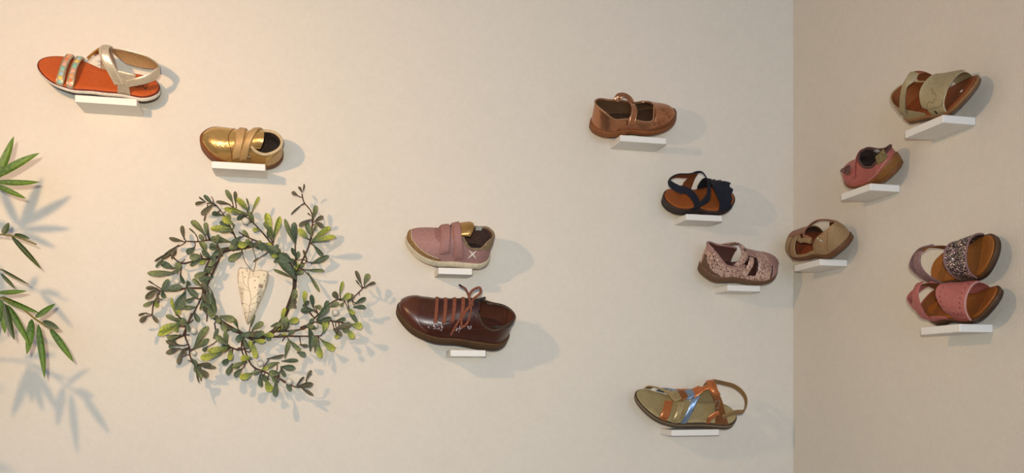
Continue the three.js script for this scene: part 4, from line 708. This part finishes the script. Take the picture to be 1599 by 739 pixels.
// ------------------------------------------------------------------ wreath on the back wall (plane units of about a millimetre around its centre)
const LEAVES = [
  [[-90, 71, -101, 59, 11], [-4, 80, 14, 74, 9], [14, 76, 42, 67, 11], [-18, 89, -32, 74, 9], [-43, 71, -62, 60, 9], [96, 81, 112, 63, 8], [92, 51, 121, 64, 10], [68, 81, 65, 116, 11], [68, 59, 61, 72, 7], [65, 51, 43, 62, 14], [69, 25, 42, 56, 14], [28, 67, 10, 77, 11], [-118, 35, -139, 44, 11], [-111, 30, -106, 14, 6], [-138, 0, -127, 19, 9], [-136, 1, -106, 8, 12], [-104, 1, -115, -29, 16], [-102, 8, -84, -6, 11], [-101, 8, -94, 17, 7], [-86, -7, -102, -14, 7], [-132, 51, -145, 36, 5], [-64, 28, -72, 40, 11], [-62, 26, -83, 19, 11], [-69, 8, -64, -18, 8], [163, -13, 181, -2, 8], [161, -17, 181, -17, 8], [152, -20, 168, -41, 8], [119, -46, 103, -39, 9], [96, -19, 93, 2, 8], [79, -17, 89, -10, 7], [98, -23, 75, -24, 11], [101, -39, 121, -16, 11], [103, -42, 126, -35, 9], [89, -49, 94, -69, 9], [-61, -70, -54, -54, 6], [-36, -100, -46, -109, 9], [-31, -108, -37, -127, 11], [-16, -116, -27, -128, 9], [-68, -82, -75, -91, 7], [-13, -61, 15, -63, 11], [-15, -60, -25, -74, 11], [12, -125, 13, -145, 9], [15, -125, 24, -136, 11], [38, -134, 36, -159, 9], [44, -114, 51, -129, 7], [44, -113, 67, -115, 10], [45, -104, 73, -102, 7], [70, -90, 84, -95, 10], [91, -88, 94, -62, 11]],
  [[-72, 89, -94, 112, 11], [-70, 89, -70, 108, 7], [-71, 60, -79, 81, 11], [-30, 140, -40, 159, 8], [-5, 133, -8, 146, 2], [-20, 122, -32, 126, 6], [-34, 81, -67, 87, 11], [-30, 96, -52, 96, 7], [28, 96, 19, 110, 7], [33, 85, 28, 104, 5], [-16, 66, -36, 51, 11], [-67, 87, -74, 108, 7], [96, 120, 101, 144, 8], [94, 92, 85, 111, 10], [95, 97, 102, 111, 4], [66, 81, 50, 117, 8], [83, 41, 114, 40, 6], [87, 38, 105, 6, 6], [67, 25, 32, 40, 5], [-118, 30, -158, 26, 11], [-115, 28, -110, 44, 11], [-112, -43, -132, -36, 8], [-101, -46, -109, -41, 9], [-79, 59, -97, 54, 12], [-69, 35, -90, 24, 9], [-64, 5, -57, -29, 8], [-68, -18, -64, -36, 9], [145, -10, 140, -17, 7], [178, 18, 186, 36, 10], [142, -49, 151, -56, 9], [98, -17, 110, -19, 9], [122, -17, 138, -10, 9], [-126, -40, -101, -45, 11], [-87, -114, -78, -131, 8], [-89, -86, -68, -51, 11], [-92, -87, -68, -70, 9], [-36, -80, -57, -66, 12], [-16, -109, -30, -114, 9], [-2, -56, 16, -43, 10], [-6, -55, 3, -30, 4], [-51, -35, -27, -41, 12], [-23, -53, -29, -37, 7], [-9, -107, -30, -113, 8], [14, -121, 0, -123, 7], [44, -123, 26, -123, 12], [51, -100, 58, -72, 7], [42, -106, 21, -113, 9], [44, -49, 54, -35, 11], [55, -69, 76, -88, 8], [99, -90, 101, -63, 7], [44, -56, 57, -46, 8]],
  [[-6, 129, -23, 147, 10], [-1, 127, 11, 152, 5], [-9, 125, -43, 130, 9], [-27, 106, -47, 117, 11], [-30, 101, -65, 100, 10], [28, 87, 23, 127, 12], [33, 87, 43, 122, 9], [-4, 78, -20, 71, 11], [87, 89, 73, 104, 11], [93, 85, 124, 111, 10], [93, 83, 133, 89, 10], [-115, -36, -124, -9, 5], [-108, -48, -139, -59, 11], [-115, -36, -108, -29, 7], [138, -1, 143, 22, 6], [142, -7, 156, 2, 11], [151, -19, 163, -28, 8], [156, -46, 175, -49, 12], [151, -53, 161, -68, 11], [112, -60, 117, -39, 11], [133, -61, 135, -69, 9], [82, -16, 83, 6, 8], [-107, -48, -141, -66, 11], [-110, -51, -117, -61, 6], [-38, -84, -69, -89, 10], [-46, -93, -79, -101, 12], [-34, -87, -32, -105, 9], [15, -64, 34, -63, 9], [1, -72, 21, -74, 8], [0, -74, 6, -100, 9], [-2, -90, -4, -72, 6], [0, -100, -19, -100, 11], [1, -123, -19, -132, 12], [21, -132, 29, -152, 13], [55, -44, 74, -39, 11], [46, -44, 51, -19, 8], [105, -77, 107, -99, 11], [109, -70, 131, -86, 12]],
  [[-70, 138, -88, 135, 6], [-71, 140, -82, 146, 2], [-58, 139, -79, 120, 9], [-71, 122, -74, 110, 3], [-105, 82, -109, 104, 7], [-107, 80, -128, 82, 7], [-86, 89, -97, 99, 2], [-113, 74, -139, 51, 7], [-115, 67, -125, 51, 5], [-34, 138, -56, 141, 6], [-26, 139, -26, 157, 6], [14, 59, 1, 51, 2], [78, 161, 73, 172, 5], [79, 161, 83, 173, 2], [72, 155, 62, 160, 7], [81, 146, 61, 125, 2], [98, 118, 112, 126, 7], [100, 115, 113, 108, 8], [93, 119, 74, 106, 8], [92, 127, 86, 129, 3], [87, 51, 80, 73, 4], [-145, 6, -162, 6, 7], [-147, 10, -160, 18, 3], [-143, 5, -161, -12, 10], [-143, 0, -142, -16, 5], [-157, -36, -168, -48, 8], [-152, -35, -142, -47, 7], [-159, -32, -172, -36, 4], [-127, 59, -148, 45, 4], [137, -5, 128, 7, 10], [151, -10, 161, 3, 11], [174, 18, 164, 40, 7], [181, 15, 198, 23, 6], [172, 18, 166, 27, 3], [130, -53, 158, -44, 11], [128, -53, 142, -63, 9], [-111, -81, -130, -75, 8], [-111, -85, -132, -93, 9], [-107, -87, -113, -110, 8], [-105, -84, -104, -98, 5], [-84, -110, -63, -109, 5], [-82, -111, -56, -115, 7], [-83, -116, -68, -129, 11], [-87, -114, -79, -139, 3], [22, -100, 50, -95, 6], [74, -77, 89, -81, 6], [84, -136, 93, -118, 6], [69, -143, 83, -128, 4], [72, -143, 95, -140, 9], [76, -145, 96, -158, 6]],
];
const WR = V(-0.9445, 1.5383, 0), WX = 0.000947, WY = 0.000988;
const wp = (x, y, z) => V(x * WX, y * WY, z);
function leafGeo(widest, bend, fold) {               // unit leaf along +x, base at 0, tip at 1
  const S3 = (x) => x * x * (3 - 2 * x), prof = (s) => 0.11 * (1 - s) + 0.47 * (s < widest ? Math.pow(S3(s / widest), 0.8) : Math.sqrt(Math.max(0, 1 - Math.pow((s - widest) / (1 - widest), 2.3))));
  return shell((u, v, k) => { const s = 0.002 + u * 0.996, q = 2 * v - 1; return V(s, q * prof(s), bend * (s * s - 0.3 * s) + fold * (Math.abs(q) - 0.4) * prof(s) * 2 + (k ? 0.028 : 0)); }, 14, 6, 1);
}
function leafTex(base, tip, k0, frost) {             // dye runs from the base to the tip of the cloth leaf, with frosted flecks
  const a = new THREE.Color(base), b = new THREE.Color(tip), n1 = tileNoise(18), n2 = tileNoise(60);
  return tex(128, (u, v) => { const t = clamp((u - k0) / (1.02 - k0) + 0.35 * (n1(u, v) - 0.5), 0, 1), c = a.clone().lerp(b, t).convertLinearToSRGB(), m = 0.78 + 0.4 * n1(u, v), f = n2(u, v) > 0.8 ? frost : 0; return [255 * (c.r * m + f), 255 * (c.g * m + f), 255 * (c.b * m + f)]; }, true);
}
const leafMats = [['#414e39', '#56664a', 0.3, 0.26], ['#525c3d', '#767e4c', 0.35, 0.26], ['#55673c', '#b0b441', 0.15, 0.14], ['#4d4936', '#645f44', 0.3, 0.22]].map(([a, b, k, f]) =>
  new THREE.MeshPhysicalMaterial({ color: '#ffffff', map: leafTex(a, b, k, f), roughness: 0.6, bumpMap: crumple, bumpScale: 0.0004 }));
{
  const w = thing('wreath', 'leafy green artificial wreath with white berries hanging on the wall', 'wreath');
  w.position.copy(WR);
  const bark = leather('#4a372b', { rough: 0.85 }), twigM = leather('#5a3d2f', { rough: 0.85 });
  const ring = [[65, 19], [60, -10], [45, -40], [30, -57], [5, -67], [-20, -60], [-50, -45], [-70, -20], [-77, 10], [-70, 40], [-50, 65], [-20, 75], [15, 80], [45, 60], [62, 40]];
  for (const [k, dz] of [[1, 0.014], [1.035, 0.02], [0.975, 0.021]]) part('vine_ring', tube(ring.map(([x, y], i) => wp(x * k + (k !== 1 ? 2 * Math.sin(i * 2.1 + k * 9) : 0), y * k + (k !== 1 ? 2 * Math.cos(i * 1.7 + k * 9) : 0), dz + 0.003 * Math.sin(i * 1.3 + k * 20))), k === 1 ? 0.0021 : 0.0014, 90, 7, true), bark, w);
  const twigs = [[[-20, 75], [-50, 130], [-62, 140], [-71, 139]], [[-50, 65], [-62, 84], [-86, 81], [-104, 80]], [[44, 60], [21, 78], [-9, 90], [-22, 97]], [[44, 61], [21, 92], [-1, 115], [-15, 125], [-32, 136]], [[45, 60], [36, 62], [31, 81], [28, 96]],
    [[62, 30], [69, 39], [83, 67], [90, 85], [94, 106], [93, 133], [81, 148], [78, 161]], [[65, 25], [70, 41], [68, 57], [67, 81]], [[-50, 62], [-79, -2], [-90, -25], [-101, -46], [-108, -67]], [[-75, 10], [-106, 8], [-122, 3], [-138, 5], [-146, -6], [-152, -18], [-154, -34]],
    [[-60, 55], [-79, 54], [-111, 47], [-127, 59]], [[-79, -2], [-72, -21], [-71, -43]], [[30, -57], [75, -53], [86, -46], [110, -23], [133, -5], [159, -2], [172, 9], [179, 16]], [[75, -50], [86, -46], [110, -39], [133, -40], [154, -44]],
    [[-95, -30], [-105, -65], [-99, -82], [-98, -95], [-92, -109], [-83, -116], [-79, -135]], [[-106, -63], [-115, -68], [-124, -74]], [[10, -68], [-18, -86], [-36, -82], [-54, -70], [-60, -45]], [[-20, -65], [-2, -111], [19, -121], [44, -132], [66, -144], [84, -145]], [[15, -62], [35, -65], [54, -64], [74, -64], [103, -63]], [[-5, -66], [-13, -62], [-18, -83], [-11, -104]]];
  twigs.forEach((t, i) => part('twig', tube(t.map(([x, y], j) => wp(x, y, 0.016 + 0.008 * j / t.length * 2 + 0.004 * Math.sin(i * 3 + j))), (s) => 0.0016 - 0.0007 * s, 24, 6), i % 3 ? twigM : bark, w));
  for (let i = 0; i < 46; i++) {                       // bare spur twigs along the branches
    const t = twigs[i % twigs.length], q = t[Math.floor(rnd() * (t.length - 1))], a = rr(0, 6.28), l = rr(6, 12), z = rr(0.018, 0.03);
    part('spur', tube([wp(q[0], q[1], z), wp(q[0] + l * 0.5 * Math.cos(a), q[1] + l * 0.5 * Math.sin(a), z + 0.003), wp(q[0] + l * Math.cos(a + 0.3), q[1] + l * Math.sin(a + 0.3), z + 0.002)], 0.0007, 5, 5), twigM, w);
  }
  const shapes = [leafGeo(0.66, 0.12, 0.14), leafGeo(0.74, -0.1, 0.1), leafGeo(0.62, 0.22, -0.1), leafGeo(0.7, -0.2, 0.16)];
  const m4 = new THREE.Matrix4(), ax = V(0, 0, 0);
  LEAVES.forEach((list, tone) => list.forEach(([x0, y0, x1, y1, wd], i) => {
    const far = Math.hypot(x0, y0), z0 = clamp(0.02 + 0.012 * (far / 130) + rr(-0.006, 0.012) + (tone === 2 ? 0.008 : 0), 0.014, 0.05), a = wp(x0, y0, z0), b = wp(x1, y1, z0 + rr(-0.008, 0.012)), d = b.clone().sub(a), L = d.length();
    let near = 1e9, foot = null;                       // a stalk joins the leaf to the closest twig
    for (const t of twigs) for (let k = 0; k + 1 < t.length; k++) for (let s = 0; s <= 1; s += 0.25) { const X = t[k][0] + (t[k + 1][0] - t[k][0]) * s, Y = t[k][1] + (t[k + 1][1] - t[k][1]) * s, D = Math.hypot(X - x0, Y - y0); if (D < near) { near = D; foot = [X, Y]; } }
    if (near > 1.5 && near < 26) part('stalk', tube([wp(foot[0], foot[1], 0.021), wp((foot[0] + x0) / 2 + 1, (foot[1] + y0) / 2 - 1, (0.021 + z0) / 2), a.clone().addScaledVector(d, 0.18)], 0.00075, 6, 5), twigM, w);
    d.normalize();
    const n = V(rr(-0.45, 0.45), rr(-0.45, 0.45), 1); n.addScaledVector(d, -n.dot(d)).normalize();
    const m = part('leaf', shapes[(i * 7 + tone) % 4], leafMats[tone], w);   // transcribed where each stands out
    m4.makeBasis(d, n.clone().cross(d), n); m.position.copy(a); m.quaternion.setFromRotationMatrix(m4);
    m.scale.set(L, Math.max(wd, 3) * WX * 0.97, L * 0.8);
  }));
  for (let i = 0; i < 70; i++) {                       // leaves crowding the branches close to the ring
    const t = twigs[i % twigs.length], f = Math.pow(rnd(), 1.3) * (t.length - 1) * 0.75, k = Math.min(t.length - 2, Math.floor(f)), q = f - k, x0 = t[k][0] + (t[k + 1][0] - t[k][0]) * q, y0 = t[k][1] + (t[k + 1][1] - t[k][1]) * q;
    const da = Math.atan2(t[k + 1][1] - t[k][1], t[k + 1][0] - t[k][0]) + (i % 2 ? 1 : -1) * rr(0.25, 1.0), L = rr(11, 21), z0 = rr(0.016, 0.036), a = wp(x0, y0, z0), d = wp(x0 + L * Math.cos(da), y0 + L * Math.sin(da), z0 + rr(-0.006, 0.01)).sub(a), l = d.length();
    if (Math.hypot((x0 + L * Math.cos(da)) / 62, (y0 + L * Math.sin(da)) / 60) < 0.93) continue;      // the middle stays open
    d.normalize();
    const n = V(rr(-0.5, 0.5), rr(-0.5, 0.5), 1); n.addScaledVector(d, -n.dot(d)).normalize();
    const m = part('leaf', shapes[i % 4], leafMats[[0, 0, 1, 0, 1, 2][i % 6]], w);
    m4.makeBasis(d, n.clone().cross(d), n); m.position.copy(a); m.quaternion.setFromRotationMatrix(m4); m.scale.set(l, rr(6, 8.5) * WX, l * 0.8);
  }
  for (let i = 0; i < 44; i++) {                       // leaves lying along the ring, thickest at the left and top
    const a = i < 34 ? rr(0.9, 4.6) : rr(4.6, 6.2), x0 = -4 + 66 * Math.cos(a), y0 = 8 + 66 * Math.sin(a), da = a + Math.PI / 2 * (i % 2 ? 1 : -1) + (i % 2 ? -1 : 1) * rr(0.2, 0.8), L = rr(12, 20), z0 = rr(0.022, 0.036), p = wp(x0, y0, z0), d = wp(x0 + L * Math.cos(da), y0 + L * Math.sin(da), z0 + rr(-0.004, 0.008)).sub(p), l = d.length();
    d.normalize();
    const n = V(rr(-0.5, 0.5), rr(-0.5, 0.5), 1); n.addScaledVector(d, -n.dot(d)).normalize();
    const m = part('leaf', shapes[i % 4], leafMats[[0, 1, 3, 1][i % 4]], w);
    m4.makeBasis(d, n.clone().cross(d), n); m.position.copy(p); m.quaternion.setFromRotationMatrix(m4); m.scale.set(l, rr(6.5, 9) * WX, l * 0.8);
  }
  const pearl = new THREE.MeshPhysicalMaterial({ color: '#cfc9bb', roughness: 0.45, clearcoat: 0.4 });
  for (const [x, y, r] of [[-11, 114, 7], [-45, 129, 4.5], [132, -26, 6.5], [100, -47, 5.5], [-91, -58, 7], [-90, -92, 5], [12, -108, 6.5], [58, -136, 6.5], [-116, 17, 5.5]]) part('berry', new THREE.SphereGeometry(r * 0.86 * WX, 20, 14).translate(x * WX, y * WY, 0.03), pearl, w);
}

// ------------------------------------------------------------------ heart hanging inside the wreath
{
  const h = thing('heart_ornament', 'long cream heart ornament with a painted brown vine, hanging inside the wreath', 'ornament');
  h.position.copy(WR);
  const cv = document.createElement('canvas'); cv.width = 256; cv.height = 512;
  const c = cv.getContext('2d');
  c.fillStyle = '#e8dabf'; c.fillRect(0, 0, 256, 512);
  for (let i = 0; i < 500; i++) { c.fillStyle = ['#ded1b9', '#eee6d6', '#d8c9ae'][i % 3]; c.globalAlpha = 0.35; c.fillRect(rnd() * 256, rnd() * 512, 6, 3); }
  c.globalAlpha = 1; c.lineCap = 'round';
  const vine = (pts, w) => { c.strokeStyle = '#8a6a52'; c.lineWidth = w * 0.6; c.beginPath(); c.moveTo(pts[0], pts[1]); for (let i = 2; i + 3 < pts.length; i += 4) c.quadraticCurveTo(pts[i], pts[i + 1], pts[i + 2], pts[i + 3]); c.stroke(); };
  vine([120, 480, 135, 400, 130, 340, 150, 280, 110, 190, 90, 130, 105, 40], 6);
  vine([112, 195, 60, 170, 48, 60], 4); vine([118, 215, 60, 200, 25, 190], 4); vine([140, 290, 165, 260, 185, 225], 4); vine([132, 330, 165, 310, 190, 300], 4); vine([131, 345, 100, 320, 72, 325], 4); vine([96, 110, 130, 70, 175, 85], 4); vine([126, 400, 105, 390, 92, 410], 4); vine([185, 225, 205, 190, 225, 120], 4);
  for (const [x, y] of [[48, 60], [70, 100], [25, 190], [185, 225], [190, 300], [72, 325], [175, 85], [92, 410], [130, 60], [60, 240], [150, 120], [215, 60], [160, 180], [105, 440], [62, 370], [200, 250], [80, 40], [225, 110], [140, 390]]) { c.fillStyle = '#6b503d'; c.save(); c.translate(x, y); c.rotate(x); c.beginPath(); c.ellipse(0, 0, 6.5, 3.5, 0, 0, 7); c.fill(); c.restore(); }
  c.strokeStyle = '#6a4a36'; c.lineWidth = 3; for (const r of [5, 10, 15]) { c.beginPath(); c.arc(200, 160, r, 0, 7); c.stroke(); }
  const ct = new THREE.CanvasTexture(cv); ct.colorSpace = THREE.SRGBColorSpace;
  const outline = (a) => {                             // a = 0 at the notch, clockwise
    const s = a / (2 * Math.PI), side = s < 0.5 ? 1 : -1, q = s < 0.5 ? s * 2 : 2 - s * 2;
    const X = curve1([[0, 0], [0.12, 9], [0.26, 20], [0.36, 24.5], [0.46, 24], [0.6, 19.5], [0.8, 9.5], [0.94, 2.6], [1, 0]]), Y = curve1([[0, 38], [0.12, 43], [0.26, 43], [0.36, 37], [0.46, 27], [0.6, 7], [0.8, -24], [0.94, -42], [1, -46]]);
    return [side * X(q), Y(q)];
  };
  const pos = [], uv = [], idx = [], NA = 72, NR = 12;
  for (const f of [1, -1]) for (let i = 0; i <= NA; i++) for (let j = 0; j <= NR; j++) { const [x, y] = outline(i / NA * 2 * Math.PI), r = Math.sin(j / NR * Math.PI / 2), X = x * r, Y = 6 + (y - 6) * r; pos.push(X * WX, Y * WY, f * 0.0115 * Math.sqrt(Math.max(0, 1 - r * r))); uv.push((X + 26) / 52, (Y + 48) / 94); }
  gridIndex(idx, NA, NR, 0, false); gridIndex(idx, NA, NR, (NA + 1) * (NR + 1), true);
  const g = finish(pos, uv, idx).rotateZ(-0.1).translate(-4 * WX, -1 * WY, 0.0135);
  part('heart', g, new THREE.MeshStandardMaterial({ map: ct, color: '#ffffff', roughness: 0.7, bumpMap: fuzzBump, bumpScale: 0.0002 }), h);
  const wire = plain('#6d5f4e', 0.6);
  part('hanging_string', tube([wp(0, 36, 0.0135), wp(-14, 55, 0.016), wp(-18, 76, 0.018)], 0.0006, 14, 6), wire, h);
  part('hanging_string', tube([wp(0, 36, 0.0135), wp(4, 56, 0.016), wp(-2, 78, 0.018)], 0.0006, 14, 6), wire, h);
}

// ------------------------------------------------------------------ bamboo at the left edge of the frame
{
  const b = thing('bamboo_plant', 'bamboo plant with narrow green leaves reaching in from the left edge', 'plant');
  b.position.set(-1.48, 0, 0.17);
  const lp = V(-1.2635, 1.5721, 0.13), SX = 0.000787, SY = 0.000857, bp = (x, y, z = 0.13) => V(lp.x + x * SX, lp.y - (y - 400) * SY, z).sub(b.position);
  const green = new THREE.MeshPhysicalMaterial({ color: '#ffffff', map: leafTex('#3f5e1c', '#5c7a26', 0.1, 0), roughness: 0.5, bumpMap: fuzzBump, bumpScale: 0.0002 }), darkg = new THREE.MeshPhysicalMaterial({ color: '#ffffff', map: leafTex('#2c3d1a', '#41501f', 0.1, 0), roughness: 0.5 });
  const stemM = leather('#7d7038', { rough: 0.6 }), caneM = leather('#6f7a3a', { rough: 0.45 });
  const G = [0.16, -0.14, 0.3].map((bend) => shell((u, v, k) => { const s = 0.002 + u * 0.996, q = 2 * v - 1, pr = 0.5 * Math.pow(s, 0.55) * Math.pow(1 - s, 0.8) * 2.05; return V(s, q * pr, bend * (s * s - s) + 0.25 * (Math.abs(q) - 0.3) * pr * 0.4 + (k ? 0.006 : 0)); }, 14, 4, 1));
  const m4 = new THREE.Matrix4(); let n = 0;
  const leaf = (x0, y0, x1, y1, w, mat = green, dz = 0, z = 0.13) => {
    const p = bp(x0, y0, z), q = bp(x1, y1, z + dz), d = q.clone().sub(p), L = d.length(); d.normalize();
    const nn = V(rr(-0.4, 0.4), rr(-0.4, 0.4), 1); nn.addScaledVector(d, -nn.dot(d)).normalize();
    const m = part('leaf', G[n++ % 3], mat, b); m4.makeBasis(d, nn.clone().cross(d), nn); m.position.copy(p); m.quaternion.setFromRotationMatrix(m4); m.scale.set(L, w * SX * 1.05, L);
  };
  // upper spray
  leaf(-8, 286, 22, 211, 17); leaf(-6, 277, 62, 235, 16); leaf(-6, 284, 62, 281, 12); leaf(-8, 288, 41, 308, 11); leaf(-10, 280, -40, 215, 14); leaf(-12, 288, -60, 270, 14);
  // middle twig
  leaf(5, 366, 14, 347, 12, darkg); leaf(22, 366, 47, 371, 11, darkg); leaf(18, 368, 65, 419, 10, darkg); leaf(30, 370, 57, 380, 3, stemM); leaf(2, 420, 47, 444, 6, darkg); leaf(2, 428, 24, 451, 7, darkg);
  // lower spray
  leaf(-4, 458, 42, 454, 10); leaf(2, 464, 62, 488, 13); leaf(55, 496, 87, 473, 11); leaf(12, 476, 47, 540, 14); leaf(8, 474, 23, 532, 14, darkg); leaf(50, 498, 42, 554, 15); leaf(60, 506, 70, 592, 13); leaf(66, 502, 93, 513, 15, darkg); leaf(78, 512, 116, 566, 13); leaf(2, 468, 8, 522, 13); leaf(4, 470, -20, 540, 16);
  // leaves outside the frame that shade the wall at the lower left
  for (let i = 0; i < 34; i++) { const x = rr(-190, -14), y = rr(330, 640), a = rr(-0.4, 2.2); leaf(x, y, x + 62 * Math.cos(a) * (x > -70 ? 0.15 : 1), y + 62 * Math.sin(a), rr(12, 17), i % 3 ? green : darkg, rr(-0.02, 0.03), rr(0.1, 0.22)); }
  for (let i = 0; i < 16; i++) { const x = rr(-220, -90), y = rr(100, 330), a = rr(-2, 1.5); leaf(x, y, x + 60 * Math.cos(a), y + 60 * Math.sin(a), rr(12, 16), green, rr(-0.02, 0.03), rr(0.1, 0.22)); }
  const st = (pts, r = 0.0011) => part('twig', tube(pts.map(([x, y, z]) => bp(x, y, z ?? 0.13)), r, 22, 6), stemM, b);
  st([[-200, 360, 0.2], [-90, 320], [-30, 292], [-4, 282]]); st([[-200, 420, 0.2], [-90, 372], [-30, 364], [0, 366], [22, 368], [57, 380]]); st([[-200, 560, 0.2], [-110, 480], [-40, 462], [0, 465], [30, 478], [58, 500], [82, 514]], 0.0014);
  st([[-40, 440], [-15, 424], [4, 421]]); st([[-210, 260, 0.2], [-150, 220], [-100, 200]]); st([[-200, 640, 0.2], [-120, 600], [-60, 590]]);
  for (const [x, z, lean] of [[-0.02, 0.0, 0.05], [0.03, 0.05, -0.03], [-0.06, 0.06, -0.1]]) {
    const cane = []; for (let i = 0; i <= 8; i++) cane.push(V(x + lean * i / 8, 0.24 + i * 0.24, z));
    const cm = part('cane', tube(cane, (s) => 0.011 - 0.006 * s, 40, 10), caneM, b);
    for (let i = 1; i < 8; i++) part('node_ring', new THREE.TorusGeometry(0.011 - 0.006 * i / 8 + 0.0005, 0.0016, 8, 20).rotateX(Math.PI / 2).translate(x + lean * i / 8, 0.24 + i * 0.24, z), stemM, cm);
  }
  const pr = [[0, 0], [0.1, 0], [0.105, 0.01], [0.13, 0.25], [0.138, 0.26], [0.138, 0.28], [0.126, 0.28], [0.122, 0.24], [0, 0.24]].map(([x, y]) => new THREE.Vector2(x, y));
  part('pot', new THREE.LatheGeometry(pr, 48), plain('#8c8a86', 0.7), b);
}

renderer.render(scene, camera);
